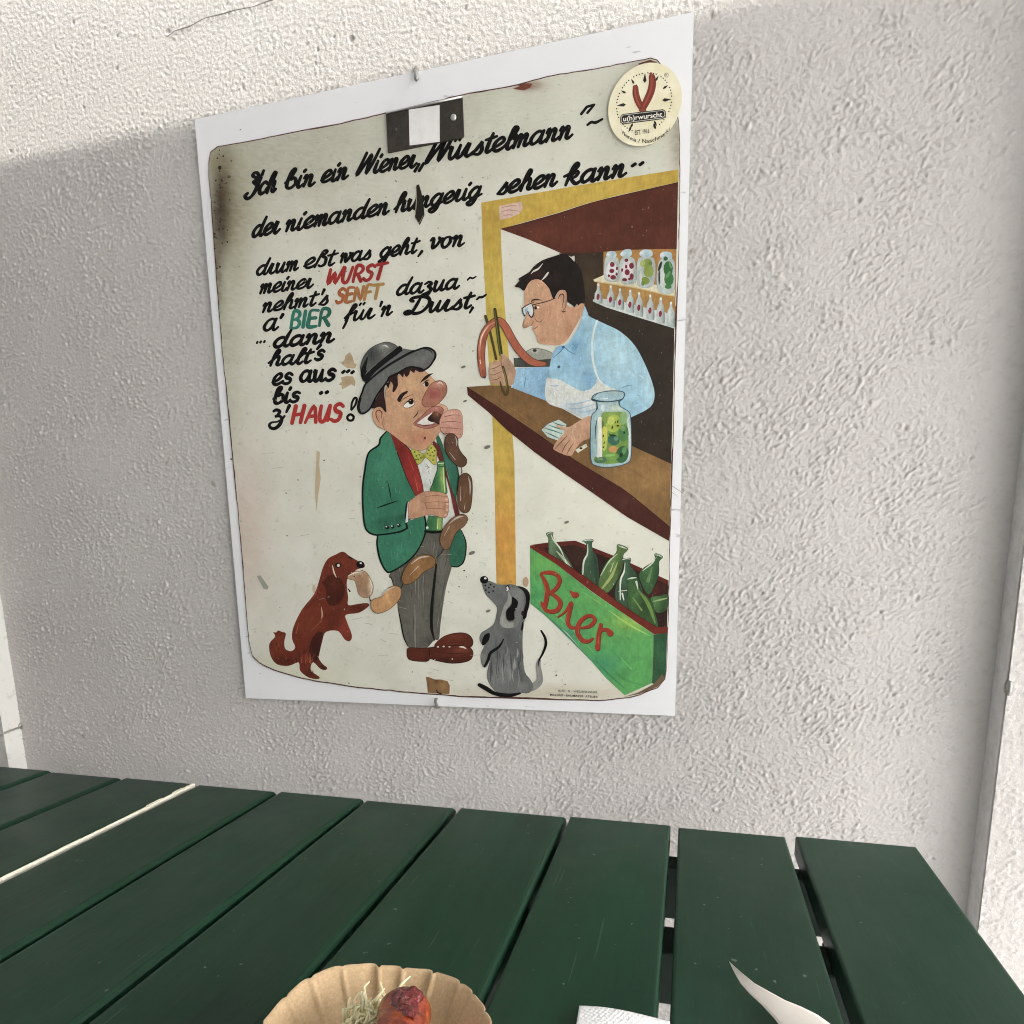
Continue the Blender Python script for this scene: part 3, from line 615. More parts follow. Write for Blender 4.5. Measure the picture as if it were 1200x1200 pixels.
# pickle jar
v_.at(660,450,10)
v_.poly((158,188,190), [(330,385),(385,310),(395,215),(340,190),(335,168),(360,130),(430,100),(560,80),(690,88),(722,125),(690,180),(660,212),(672,262),(768,325),(790,400),(802,650),(796,850),(760,922),(640,962),(500,978),(390,958),(328,902),(318,650)], line=(52,84,96), lw=1.0,
    soft=[(350,650,50,260,(140,176,182),.8),(770,600,30,200,(196,214,208),.7),(530,150,160,30,(150,186,206),.8),(620,290,70,40,(206,216,190),.8),(470,270,40,50,(188,210,220),.8)])
v_.poly((112,152,62), [(450,352),(600,328),(715,340),(750,500),(764,640),(750,800),(700,905),(560,935),(400,925),(358,890),(380,850),(455,850),(450,600)], soft=[(580,370,120,50,(150,176,86),.7)])
for col_, x, y, rx, ry, ro in (((178,190,70),480,640,40,150,0),((196,186,72),490,560,30,60,10),((166,186,58),590,462,92,106,20),((190,204,86),560,430,40,50,20),((136,176,112),705,400,46,80,10),((78,132,72),708,580,62,96,8),((118,164,96),700,520,30,30,0),((58,106,84),590,655,72,62,20),((92,140,112),620,640,30,26,0),((200,150,84),590,765,60,40,0),((54,104,62),692,825,74,104,15),((92,146,90),715,780,26,50,20),((112,160,70),560,850,96,44,-5),((140,186,90),550,835,60,16,-5),((76,118,80),440,892,72,38,-8),((112,150,104),430,880,40,14,-8),((128,154,66),480,420,40,60,0),((96,126,56),460,470,20,40,0)):
    v_.ell(col_, x, y, rx, ry, ro)
for x, y, rx, ry in ((575,510,9,22),(640,440,8,20),(610,450,6,14),(715,570,12,16),(640,490,16,10),(470,610,8,18),(480,690,7,16),(680,830,20,30),(590,600,30,10),(470,740,10,10)): v_.ell((36,66,34), x, y, rx, ry, 12)
v_.stroke((36,66,46), [(540,580),(560,605),(600,612)], [6,16,4]); v_.stroke((196,210,110), [(520,470),(540,420),(580,390)], [4,14,4])
v_.poly((216,220,206), [(405,390),(450,385),(452,620),(455,855),(400,862)], smooth=False); v_.stroke((60,96,100), [(398,400),(380,520),(376,640)], [4,16,4])
v_.stroke((220,228,222), [(748,400),(775,560),(780,760),(760,890)], [6,18,18,6])
v_.stroke((44,76,92), [(340,175),(400,198),(500,208),(600,200),(690,178),(718,132)], [14,20,12,14,14,10]); v_.stroke((60,96,116), [(345,165),(420,105),(560,84),(690,90),(718,125)], [4,7,5,7,10])
v_.stroke((48,76,90), [(392,222),(398,280),(385,312)], [12,18,8]); v_.stroke((48,76,80), [(652,200),(658,250)], [16,10])
v_.ell((206,222,226), 465, 280, 20, 42); v_.stroke((214,226,226), [(440,175),(520,170)], [10,16])
v_.build(m_paint, sign)

# ---- beer crate
c_ = Paint('beer_crate_picture', YA, 4e-6)
c_.at(620,610,6.6667)
c_.poly((94,34,26), [(8,192),(140,172),(360,157),(700,290),(1090,468),(1078,840),(1000,840),(60,205)], smooth=False)
c_.poly((50,32,26), [(110,215),(360,190),(700,325),(1086,502),(1076,832),(1000,834),(520,505),(200,290)], smooth=False, soft=[(380,280,80,70,(66,38,30),.8),(950,540,80,60,(86,30,24),.9)])
def bottle(pts, base, hi, dk=None):
    cxx = sum(p_[0] for p_ in pts)/len(pts); cyy = sum(p_[1] for p_ in pts)/len(pts)
    c_.poly(base, pts, line=(28,44,32), lw=.45, soft=[(cxx+40, cyy+60, 60, 110, tuple(int(x*.7) for x in base), .8), (cxx-30, cyy-30, 36, 90, tuple(min(255, int(x*1.35)) for x in base), .7)])
    for q_ in hi: c_.stroke(q_[0], q_[1], q_[2])
W1 = (206,216,196)
bottle([(133,104),(160,90),(188,94),(186,120),(202,165),(245,205),(300,290),(358,402),(300,372),(165,275),(152,215),(150,140)], (82,104,76), [(W1,[(172,110),(190,150),(240,215),(275,290)],[4,10,12,4]),((162,176,146),[(215,240),(280,310),(345,395)],[8,22,8]),(W1,[(280,300),(295,345)],[5,9]),(W1,[(140,110),(160,96),(182,98)],[4,6,4])])
bottle([(415,162),(460,146),(503,152),(490,182),(502,240),(538,310),(548,532),(520,522),(415,435),(415,340),(445,262),(446,182)], (62,92,66), [(W1,[(458,185),(456,260),(428,320),(420,420)],[4,12,14,8]),(W1,[(420,162),(460,152),(500,154)],[4,9,4]),((44,70,52),[(500,260),(520,330),(530,500)],[4,20,20])])
bottle([(688,190),(730,195),(772,216),(762,240),(736,272),(722,400),(620,562),(545,522),(552,440),(600,332),(680,252)], (84,114,58), [((152,168,96),[(690,330),(640,440),(570,530)],[6,24,10]),(W1,[(690,262),(625,320),(560,430)],[4,8,4]),((200,206,150),[(660,330),(635,400)],[4,8]),(W1,[(695,196),(730,208),(765,220)],[3,9,3])])
bottle([(722,305),(760,294),(795,298),(790,352),(832,402),(890,560),(880,720),(690,642),(678,510),(722,422),(745,345)], (56,84,62), [(W1,[(750,330),(742,400),(715,470),(712,620)],[4,12,14,6]),(W1,[(725,308),(760,298),(792,302)],[3,8,3]),((214,222,206),[(728,570),(740,620)],[14,8]),(W1,[(700,552),(770,545)],[5,8])])
bottle([(980,262),(1010,262),(1046,286),(1016,322),(1010,432),(935,580),(862,452),(882,382),(980,312)], (58,96,56), [(W1,[(992,290),(960,335),(890,390)],[5,10,4]),((92,132,72),[(960,370),(930,470)],[10,30]),(W1,[(985,268),(1012,272),(1042,288)],[3,7,3])])
bottle([(950,602),(1020,588),(1082,582),(1078,692),(1000,722),(965,660)], (64,100,56), [((140,166,104),[(970,632),(1030,618),(1078,606)],[6,14,8])])
bottle([(770,460),(800,446),(842,442),(868,540),(950,622),(985,720),(1004,834),(900,792),(780,692),(768,560)], (58,92,50), [((104,138,62),[(850,540),(930,650),(985,800)],[8,30,12]),(W1,[(838,478),(850,535)],[16,6]),(W1,[(768,458),(800,450),(838,446)],[4,12,5]),((120,150,70),[(810,600),(880,700)],[5,14])])
# front board of the crate
c_.poly((84,164,84), [(8,212),(210,340),(500,565),(700,700),(974,890),(966,1262),(960,1270),(748,1366),(600,1230),(300,880),(10,650)], smooth=False, grid=4,
    soft=[(120,330,110,80,(104,176,80),.8),(800,790,150,70,(142,188,72),.9),(560,620,120,60,(104,180,88),.7),(300,900,130,90,(62,150,112),.8),(560,1130,160,110,(58,142,100),.9),(60,600,60,90,(70,160,96),.7),(850,1180,110,90,(76,156,76),.6)])
for q_, cc in (([(20,640),(250,850),(480,1090)],(66,136,104)),([(60,620),(280,790),(520,1050)],(96,184,110)),([(520,1090),(620,1200),(760,1320)],(56,134,84)),([(640,1140),(740,1240),(900,1290)],(70,146,80)),([(620,700),(760,800),(940,900)],(160,202,86)),([(420,560),(560,650)],(124,190,92)),([(640,1010),(720,1090)],(66,140,84)),([(700,1060),(800,1160)],(104,184,104))): c_.stroke(cc, q_, [2,16,3] if len(q_) > 2 else [3,10])
c_.poly((42,86,56), [(974,890),(1080,878),(1068,1200),(1058,1240),(1000,1290),(960,1268)], smooth=False, soft=[(1030,1050,40,80,(56,104,66),.8)])
c_.stroke((118,130,96), [(972,890),(968,1080),(960,1266)], [3,5,3])
c_.poly((112,38,26), [(6,194),(60,204),(300,345),(540,515),(700,640),(905,775),(1002,834),(1082,832),(1080,880),(975,888),(700,700),(500,562),(210,340),(8,212)], smooth=False, soft=[(600,580,120,60,(128,48,32),.7)])
c_.stroke((66,24,18), [(60,205),(300,346),(540,516),(700,641),(905,776),(1002,835)], 4)
BR = (160,52,30); BD = (104,34,22)
for off, col_, dw in (((4,5), BD, 2), ((0,0), BR, 0)):
    for pts, w_ in (([(92,420),(120,470),(140,530),(136,600),(122,670)],[20,32,34,34,32]),([(92,410),(150,404),(210,418),(238,470),(205,535),(150,565)],[12,30,32,30,28,18]),([(140,560),(200,585),(242,640),(222,695),(170,710),(120,690),(95,640)],[14,30,34,34,30,26,16]),
                   ([(225,752),(280,710),(330,640),(312,720),(300,790),(325,832),(370,835)],[10,14,26,32,32,28,12]),([(330,562),(352,580),(368,578)],[22,44,38]),([(320,550),(332,560)],[8,18]),
                   ([(400,838),(470,825),(512,780),(490,745),(440,752),(390,800),(376,870),(412,930),(460,942),(500,918)],[12,26,28,26,28,32,34,34,26,12]),
                   ([(560,812),(542,900),(534,998)],[26,34,36]),([(545,895),(570,855),(610,855),(632,878)],[14,20,34,50])):
        c_.stroke(col_, [(a+off[0], b+off[1]) for a, b in pts], [x+dw for x in w_])
for q_ in ([(120,480),(132,560)],[(300,710),(292,780)],[(390,830),(384,880)],[(545,900),(540,960)]): c_.stroke((186,84,54), q_, [3,9])
c_.build(m_paint, sign)

# ---- brown dog
d_ = Paint('brown_dog_picture', YA)
d_.at(280,600,5)
d_.poly((112,44,24), [(520,275),(570,248),(610,232),(648,258),(700,288),(735,308),(732,326),(690,338),(640,385),(632,430),(640,500),(640,545),(690,540),(748,533),(762,550),(705,590),(628,602),(632,640),(662,722),(650,757),(620,747),(580,697),(512,702),(490,745),(476,795),(466,850),(490,890),(517,912),(505,927),(475,917),(435,880),(420,920),(445,948),(472,966),(463,979),(410,971),(360,932),(354,890),(340,882),(290,902),(222,892),(185,842),(178,772),(212,730),(200,704),(215,706),(232,694),(250,702),(275,712),(266,760),(272,802),(306,815),(330,792),(311,742),(320,672),(370,570),(440,482),(470,400),(490,330)], sub=3,
    soft=[(400,640,60,100,(126,54,30),.7),(620,680,40,60,(150,56,38),.9),(600,300,50,30,(122,50,28),.7),(450,800,40,70,(70,28,18),.9),(260,870,70,30,(72,28,18),.8),(230,760,30,50,(132,58,32),.6),(700,560,60,24,(84,36,24),.9),(560,640,50,60,(92,36,22),.7),(420,950,50,20,(74,32,22),.8),(490,910,30,20,(66,34,26),.8)], grid=3)
d_.poly((74,30,18), [(500,400),(520,376),(552,368),(600,398),(622,460),(600,520),(560,550),(530,545),(510,510),(512,455),(488,415)], soft=[(560,430,40,50,(92,38,22),.7)])
d_.poly((70,28,20), [(430,740),(460,705),(495,715),(480,790),(466,850),(445,880),(425,850),(410,800)], soft=[(450,780,20,40,(54,22,16),.6)])
for q_, cc, w_ in (([(548,312),(556,350),(570,382)],(226,206,186),[3,8,4]),([(482,556),(488,600),(480,645)],(204,160,130),[2,8,2]),([(640,262),(662,272)],(30,18,16),[5,9]),([(645,380),(670,352),(700,350),(728,340)],(40,20,16),[3,6,5,3]),([(350,650),(335,710)],(146,74,48),[3,8]),([(420,700),(470,650),(500,600)],(140,66,42),[2,8,2]),([(470,420),(450,480),(400,540)],(134,60,36),[2,10,2]),([(640,450),(650,465)],(80,34,22),[6,10])): d_.stroke(cc, q_, w_)
for i in range(26):
    x, y = random.choice([(250,850),(220,770),(300,860),(380,880),(410,830)]); x += random.uniform(-40,40); y += random.uniform(-30,30)
    d_.stroke(random.choice([(140,66,36),(66,26,16),(92,38,20)]), [(x,y),(x+random.uniform(-14,14),y+random.uniform(6,22))], [2,5])
for i in range(10):
    x = random.uniform(345,440); d_.stroke(random.choice([(170,86,52),(70,28,18)]), [(x,random.uniform(820,870)),(x+random.uniform(-6,6),random.uniform(872,890))], [2,4])
d_.ell((16,14,14), 712, 308, 25, 21, 15); d_.ell((210,210,206), 714, 300, 7, 5); d_.ell((16,12,12), 581, 312, 19, 15); d_.ell((226,216,200), 583, 313, 9, 9)
d_.poly((176,140,108), [(636,378),(668,352),(705,346),(742,350),(768,385),(787,430),(782,475),(762,498),(730,502),(700,480),(690,440),(676,402),(650,396)], line=(92,64,46), lw=.45, soft=[(720,420,40,60,(160,122,90),.7),(770,430,12,50,(214,190,160),.9)])
for q_ in ([(640,375),(680,356),(728,350)],[(765,390),(780,440),(768,485)]): d_.stroke((232,222,206), q_, [3,7,2])
for i in range(7): d_.stroke((206,190,170), [(660+i*10,352),(662+i*10,368)], [2,3])
d_.stroke((30,24,20), [(764,498),(770,520)], [5,6])
d_.build(m_paint, sign)

# ---- grey dog
h_ = Paint('grey_dog_picture', YA-.0004, 4e-6)
h_.at(540,660,7.5)
h_.stroke((140,142,136), [(560,1110),(640,1085),(690,1040),(692,980),(680,900),(690,850)], [60,66,60,52,44,30]); h_.stroke((14,14,14), [(706,594),(738,650),(748,712),(722,790),(690,850),(681,905)], [16,22,24,20,14,4])
h_.poly((106,108,107), [(188,172),(210,160),(250,155),(330,185),(400,188),(440,184),(510,205),(572,240),(600,290),(592,400),(562,500),(545,620),(545,780),(562,950),(612,1022),(635,1080),(600,1140),(520,1142),(440,1158),(340,1150),(270,1090),(230,1010),(238,920),(258,850),(230,905),(205,917),(180,882),(174,800),(200,740),(203,716),(180,710),(164,660),(182,610),(240,574),(290,530),(310,460),(316,390),(270,330),(222,280),(196,222)], sub=3, grid=2,
    soft=[(300,200,60,40,(118,119,117),.6),(420,650,50,110,(84,86,86),.8),(300,1000,70,120,(136,138,136),.7),(420,900,30,130,(142,144,142),.6),(480,780,40,120,(86,88,88),.6),(520,980,40,90,(90,92,92),.6),(540,1080,60,40,(124,126,124),.6),(230,640,30,50,(128,130,128),.6),(200,840,20,50,(126,128,126),.6)])
for i in range(34):
    x = random.uniform(265,545); y = random.uniform(640,960); L_ = random.uniform(80,190)
    h_.stroke(random.choice([(132,134,132),(150,152,150),(80,82,82),(92,94,94),(118,120,118)]), [(x,y),(x+random.uniform(-8,10),y+L_*.5),(x+random.uniform(-16,16),y+L_)], [2,random.uniform(6,16),2])
h_.poly((150,152,144), [(385,365),(358,440),(342,520),(362,556),(400,570),(455,566),(480,535),(462,515),(425,520),(396,490),(396,420),(430,372),(446,335),(440,260),(420,250),(410,320)], soft=[(370,480,24,60,(166,168,158),.7)])
h_.poly((118,120,118), [(415,230),(450,215),(520,230),(556,290),(550,400),(530,480),(490,560),(462,540),(480,440),(470,330),(440,290)], soft=[(500,300,40,70,(132,134,132),.6)])
h_.poly((15,15,15), [(452,296),(480,312),(503,342),(494,386),(470,432),(472,488),(440,506),(408,495),(398,450),(404,412),(440,372),(448,335)])
h_.poly((15,15,15), [(498,203),(540,208),(582,232),(608,280),(602,370),(585,430),(574,480),(545,490),(552,420),(572,340),(566,280),(545,240)])
h_.poly((15,15,15), [(545,515),(552,560),(540,590),(526,585),(535,540)]); h_.ell((24,24,24), 545, 440, 14, 22)
h_.poly((14,14,14), [(194,658),(215,625),(252,615),(250,668),(212,716),(184,716)]); h_.stroke((14,14,14), [(376,668),(335,735),(262,788),(240,850),(208,908)], [10,22,26,26,16])
h_.stroke((14,14,14), [(165,1070),(220,1100),(300,1145),(420,1162),(520,1144)], [34,40,34,34,18])
h_.ell((10,10,10), 205, 146, 37, 34); h_.ell((226,226,222), 216, 133, 11, 9)
for x, y in ((216,196),(262,188),(292,208),(220,236),(248,256),(284,244),(246,214)): h_.ell((18,18,18), x, y, 8, 8)
h_.ell((228,228,222), 410, 224, 13, 20, 15); h_.stroke((12,12,12), [(394,206),(412,196),(424,216),(422,240)], [5,9,10,4]); h_.stroke((14,14,14), [(398,215),(402,235)], [6,6])
h_.build(m_paint, sign)

# ---- hungry man
m_ = Paint('hungry_man_picture', YA-.0001, 5e-6)
m_.at(400,560,5)
m_.poly((98,96,87), [(285,560),(300,602),(322,690),(330,755),(345,830),(365,930),(390,988),(440,1000),(500,996),(545,950),(572,945),(582,850),(612,650),(652,500),(650,390),(600,300),(490,310),(440,420)], soft=[(440,850,60,100,(112,110,100),.6),(590,600,20,120,(122,120,112),.7),(310,640,30,60,(74,72,66),.7),(520,960,40,30,(72,70,64),.7)], grid=3)
for i in range(40):
    t = random.random(); x = 300+t*330; y = random.uniform(340,860); L_ = random.uniform(60,170); sl_ = (.20-.42*t)
    if x < 300+(y-600)*.25 or (x > 640-(y-500)*.2): continue
    m_.stroke(random.choice([(126,124,114),(140,138,128),(74,72,66),(84,82,76),(108,106,98)]), [(x,y),(x+L_*sl_*.5,y+L_*.5),(x+L_*sl_,y+L_)], [1,random.uniform(3,8),1])
m_.stroke((20,20,18), [(556,508),(546,600),(530,760),(528,870),(545,952)], [10,14,18,18,6]); m_.stroke((16,16,14), [(330,755),(345,830),(365,930),(390,988)], [3,7,8,4]); m_.stroke((30,30,28), [(290,580),(310,640)], [6,3])
m_.poly((94,40,24), [(545,985),(600,930),(680,908),(740,915),(770,950),(764,986),(720,1005),(600,1000)], line=(50,22,16), lw=.7, soft=[(660,930,50,16,(120,56,34),.7)])
m_.poly((88,38,23), [(388,1000),(420,995),(470,998),(520,994),(600,984),(700,984),(760,1000),(771,1040),(742,1074),(650,1087),(560,1072),(522,1060),(500,1076),(420,1071),(388,1052)], line=(46,22,16), lw=.7, soft=[(700,1010,60,24,(122,58,38),.8),(450,1030,40,24,(104,46,28),.6),(600,1070,90,16,(60,26,18),.8)])
for x, y, r_ in ((566,990,7),(600,988,7),(634,990,6),(650,1062,5),(548,1065,4)): m_.ell((216,200,186), x, y, r_, r_*.7)
m_.stroke((224,214,204), [(690,990),(715,992),(732,1002)], [3,10,3]); m_.stroke((52,24,18), [(520,1000),(516,1030),(522,1060)], [3,5,3]); m_.stroke((62,28,20), [(545,1010),(640,1030),(760,1024)], [2,4,2])
# far side of the jacket
m_.at(420,480,6)
m_.poly((44,106,82), [(540,158),(575,200),(610,290),(648,352),(695,410),(712,500),(690,600),(692,700),(722,850),(756,940),(742,1060),(700,1104),(650,1098),(640,1000),(655,900),(690,760),(660,600),(620,420),(560,260)], soft=[(700,1000,40,80,(40,96,70),.7),(640,380,30,60,(66,124,112),.7)])
m_.stroke((14,18,16), [(724,850),(757,940),(744,1060),(700,1104),(652,1100)], [6,9,9,9,5]); m_.stroke((20,34,30), [(648,352),(697,410),(700,500),(690,600)], [3,6,6,3])
m_.poly((214,218,212), [(415,390),(470,350),(560,370),(620,520),(662,745),(600,805),(470,745),(450,580)], smooth=False)
m_.poly((106,42,40), [(522,215),(545,232),(570,255),(600,360),(640,520),(692,660),(712,742),(682,752),(640,560),(598,420),(560,340),(530,262)], soft=[(640,560,40,80,(120,58,56),.6)])
m_.stroke((30,16,16), [(572,255),(602,360),(642,520),(694,660)], [2,3,3,2])
m_.poly((148,40,34), [(212,158),(255,185),(300,222),(370,292),(415,392),(458,582),(400,606),(340,482),(270,292)], line=(40,18,16), lw=.6, soft=[(300,300,40,110,(104,28,26),.7),(420,520,20,60,(170,50,40),.8),(250,200,30,(120,36,34),.7)])
m_.stroke((206,96,76), [(395,470),(420,570)], [2,5]); m_.stroke((182,66,52), [(350,330),(390,430)], [2,7])
for q_ in ([(478,385),(492,405),(480,420)],[(492,430),(498,450)],[(500,490),(508,520)],[(470,400),(500,405)]): m_.stroke((96,104,108), q_, [2,4,2][:len(q_)])
# near side of the jacket
m_.poly((50,124,95), [(205,145),(235,200),(270,300),(340,480),(400,606),(352,652),(342,780),(460,742),(474,800),(468,880),(410,1000),(330,1080),(230,1140),(190,1130),(150,1052),(130,950),(135,882),(70,862),(40,790),(28,580),(45,420),(72,305),(140,252),(156,200)], sub=3, grid=4,
    soft=[(180,420,90,120,(66,140,110),.7),(250,650,60,80,(40,104,78),.7),(300,980,90,90,(58,134,104),.6),(200,800,80,50,(36,92,70),.8),(300,760,40,40,(34,80,64),.8),(220,200,24,40,(78,146,116),.6),(100,600,40,160,(44,112,84),.5),(420,860,40,70,(44,112,84),.6)])
for q_, w_ in (([(205,145),(156,200),(142,250),(72,305),(46,420),(29,580),(40,790),(72,862),(135,884)],[7,12,13,12,13,13,13,13,12]),([(135,882),(220,872),(300,856),(345,832)],[11,12,14,13]),([(135,890),(131,950),(152,1052),(192,1131),(230,1140),(330,1080),(410,1000),(466,885),(474,800),(462,742)],[10,12,13,13,12,11,11,11,13,10]),([(130,692),(190,670),(280,640)],[4,11,4]),([(345,652),(332,700),(330,770),(344,832)],[12,8,8,16]),([(205,500),(222,580),(232,640)],[2,8,2]),([(205,145),(240,170),(300,222),(370,290)],[5,8,5,3]),([(270,300),(340,482),(400,606)],[2,5,3]),([(345,790),(352,775),(375,765)],[10,10,6])): m_.stroke((13,20,17), q_, w_)
for i in range(46):
    x, y = random.choice([(120,500),(200,380),(250,950),(330,960),(300,520),(170,760),(220,1050),(400,860)]); x += random.uniform(-45,45); y += random.uniform(-60,60)
    m_.stroke(random.choice([(72,146,116),(40,104,78),(60,134,104),(46,114,88)]), [(x,y),(x+random.uniform(-6,6),y+random.uniform(20,60))], [1,random.uniform(3,7)])
for x, y in ((200,826),(238,822),(282,812)): m_.ell((18,26,22), x+2, y+2, 14, 13); m_.ell((206,216,210), x-3, y-3, 6, 5)
m_.poly((222,226,224), [(346,652),(356,645),(352,790),(328,796)], smooth=False, line=(20,26,24), lw=.6)
# bottle he holds
m_.poly((70,130,76), [(556,372),(580,362),(604,368),(606,405),(612,470),(618,540),(616,592),(510,578),(522,520),(545,450),(556,410)], line=(20,50,32), lw=.7, soft=[(590,480,14,90,(150,186,90),.9),(540,520,16,60,(48,104,66),.8)])
m_.poly((60,124,74), [(492,745),(592,758),(588,852),(472,852),(482,800)], smooth=False, line=(18,44,30), lw=.7, soft=[(570,800,14,60,(166,198,92),.9),(500,800,16,50,(46,102,64),.8)])
m_.stroke((16,22,18), [(470,856),(530,862),(588,856)], [18,20,16]); m_.ell((214,220,210), 484, 830, 9, 9); m_.stroke((196,214,130), [(596,400),(600,480),(608,580)], [4,10,8]); m_.stroke((30,64,40), [(556,398),(606,402)], [5,5]); m_.stroke((206,222,190), [(560,380),(600,376)], [4,6])
m_.stroke((200,216,140), [(560,770),(556,835)], [6,8])
m_.poly((197,148,114), [(352,662),(400,612),(450,582),(510,574),(580,582),(622,600),(636,650),(636,700),(626,742),(606,762),(560,752),(500,738),(440,755),(380,768),(356,752)], line=(120,78,56), lw=.4, soft=[(420,680,50,50,(206,160,124),.7),(480,650,40,60,(190,136,102),.6),(610,680,20,70,(176,124,94),.7),(390,740,40,20,(176,126,94),.7)])
for q_ in ([(470,612),(540,604),(622,612)],[(470,655),(550,648),(634,655)],[(475,698),(550,694),(632,704)],[(440,640),(470,660),(480,700)]): m_.stroke((140,90,66), q_, [2,4,3])
for x, y in ((618,632),(626,664),(624,704),(612,742)): m_.ell((222,176,150), x, y, 11, 8)
# bow tie
m_.poly((186,182,62), [(368,288),(395,274),(428,296),(452,310),(470,308),(490,268),(512,238),(536,262),(552,292),(548,345),(546,390),(518,378),(495,352),(470,338),(450,362),(420,388),(404,368),(386,330)], line=(70,70,34), lw=.5, soft=[(400,340,30,(160,172,50),.8),(460,330,16,(120,130,40),.9),(520,300,24,(206,200,80),.7)], sub=2)
for x, y in ((395,298),(408,325),(428,318),(420,350),(440,340),(405,352),(495,285),(512,270),(520,300),(505,322),(530,325),(536,290),(525,355),(485,310)): m_.ell((70,104,40), x, y, 6, 6)
# head
m_.at(400,380,6)
m_.poly((202,156,118), [(310,480),(330,430),(400,360),(470,330),(560,320),(600,340),(640,380),(690,440),(700,520),(690,555),(728,570),(750,600),(728,650),(700,740),(672,790),(640,832),(590,880),(545,888),(490,872),(430,832),(350,770),(300,740),(250,712),(222,660),(218,620),(235,590),(280,580),(310,610)], line=(128,84,60), lw=.4, grid=3,
    soft=[(500,420,90,60,(208,168,122),.7),(560,800,110,60,(192,124,92),.8),(430,760,70,60,(200,146,106),.7),(350,640,60,80,(206,158,120),.7),(580,600,50,40,(176,116,86),.6),(470,690,70,50,(206,158,118),.7),(720,590,30,(214,172,146),.7),(260,640,24,40,(182,128,94),.6)])
m_.stroke((110,66,46), [(268,690),(248,655),(245,615),(268,605),(285,625),(280,665)], [3,7,8,8,7,3]); m_.stroke((150,100,72), [(300,650),(290,700),(305,740)], [3,6,3])
m_.poly((226,224,214), [(435,572),(462,548),(500,540),(516,556),(492,582),(450,588)], line=(52,34,26), lw=.5); m_.ell((28,20,18), 490, 543, 19, 21); m_.ell((216,214,206), 484, 534, 5, 5)
m_.stroke((40,26,22), [(432,575),(462,545),(505,520)], [3,7,3]); m_.stroke((96,62,46), [(415,548),(445,520),(505,490)], [3,6,2]); m_.stroke((60,40,32), [(440,588),(480,586),(515,562)], [2,5,2])
m_.poly((34,22,20), [(393,532),(405,505),(428,482),(466,468),(462,485),(440,502),(412,546)])
m_.poly((34,22,20), [(555,412),(575,380),(605,355),(645,344),(625,362),(600,384),(570,402)]); m_.ell((226,222,210), 592, 420, 20, 14); m_.ell((28,20,18), 600, 420, 15, 19)
m_.stroke((60,40,30), [(575,420),(595,398),(622,392)], [3,7,3])
m_.poly((176,116,94), [(566,545),(580,505),(605,460),(640,412),(690,396),(728,412),(743,448),(735,495),(700,540),(655,574),(605,582),(575,570)], line=(112,72,52), lw=.8, soft=[(650,490,44,40,(160,80,72),.95),(690,420,36,20,(206,156,132),.8),(620,560,50,18,(150,96,74),.7),(725,480,20,40,(148,98,76),.8)])
m_.stroke((222,196,178), [(672,418),(695,410),(714,424)], [3,12,4]); m_.stroke((150,84,76), [(600,478),(640,450),(690,462),(690,510)], [2,4,4,2])
m_.stroke((60,36,28), [(508,656),(530,634),(541,604)], [5,8,4])
m_.poly((164,102,88), [(508,698),(560,650),(620,592),(680,576),(718,598),(706,640),(690,700),(640,728),(590,732),(545,722)], line=(96,56,46), lw=.5, soft=[(660,590,50,16,(188,124,108),.8),(580,720,50,14,(184,122,106),.8)])
m_.poly((226,222,214), [(530,696),(575,662),(640,618),(625,655),(612,676),(655,690),(640,702),(575,708)], smooth=False)
m_.poly((44,28,26), [(606,664),(640,626),(660,612),(708,640),(694,702),(655,690),(625,684)], soft=[(670,630,26,(150,96,66),.9),(680,670,26,(84,54,38),.8)])
m_.stroke((100,60,50), [(535,700),(590,712),(660,700)], [2,6,2]); m_.ell((80,44,36), 588, 800, 7, 10)
# hair and hat
m_.poly((46,27,25), [(208,582),(250,520),(290,450),(330,408),(340,368),(400,338),(480,298),(560,308),(586,328),(548,336),(520,322),(512,345),(485,324),(478,350),(455,372),(440,345),(435,376),(412,350),(395,362),(398,430),(372,476),(358,470),(365,430),(345,402),(332,452),(312,420),(300,470),(308,540),(318,620),(296,600),(268,578),(232,592)], sub=2, soft=[(300,500,60,60,(60,34,32),.7)])
m_.poly((92,94,91), [(182,412),(142,342),(136,290),(165,215),(222,158),(310,125),(372,140),(402,165),(424,186),(300,262),(200,352)], line=(30,32,32), lw=.6, soft=[(300,160,40,24,(150,152,146),.9),(210,220,50,60,(58,62,62),.8),(330,200,40,40,(110,112,106),.7)])
m_.stroke((206,208,198), [(290,150),(312,150),(330,162)], [3,12,4])
m_.poly((16,18,18), [(135,330),(160,270),(188,225),(176,300),(185,330),(262,268),(370,182),(410,150),(428,186),(330,252),(240,322),(176,392),(150,395)], sub=2)
m_.poly((104,106,103), [(150,394),(180,330),(300,236),(420,168),(520,184),(430,240),(300,322),(178,425)], smooth=False)
m_.poly((16,18,18), [(150,392),(172,352),(262,268),(370,182),(410,150),(428,186),(335,256),(245,330),(180,400)], sub=2)
m_.poly((104,106,103), [(116,590),(122,545),(146,480),(178,412),(300,312),(430,232),(520,186),(600,164),(652,188),(658,232),(625,290),(582,322),(560,312),(480,300),(400,342),(340,370),(320,405),(250,500),(205,588),(160,626),(130,622)], line=(14,16,16), lw=2.1, soft=[(540,250,60,24,(120,122,118),.7),(200,520,40,60,(92,94,91),.6)])
m_.stroke((14,16,16), [(170,410),(300,306),(430,226),(510,182)], [8,10,12,6]); m_.stroke((14,16,16), [(600,164),(652,188),(660,234),(625,292)], [6,14,14,6]); m_.stroke((14,16,16), [(140,520),(124,580),(135,622),(165,624),(205,588)], [6,12,16,12,6]); m_.stroke((14,16,16), [(530,178),(570,170),(620,182),(642,205)], [4,8,8,3])
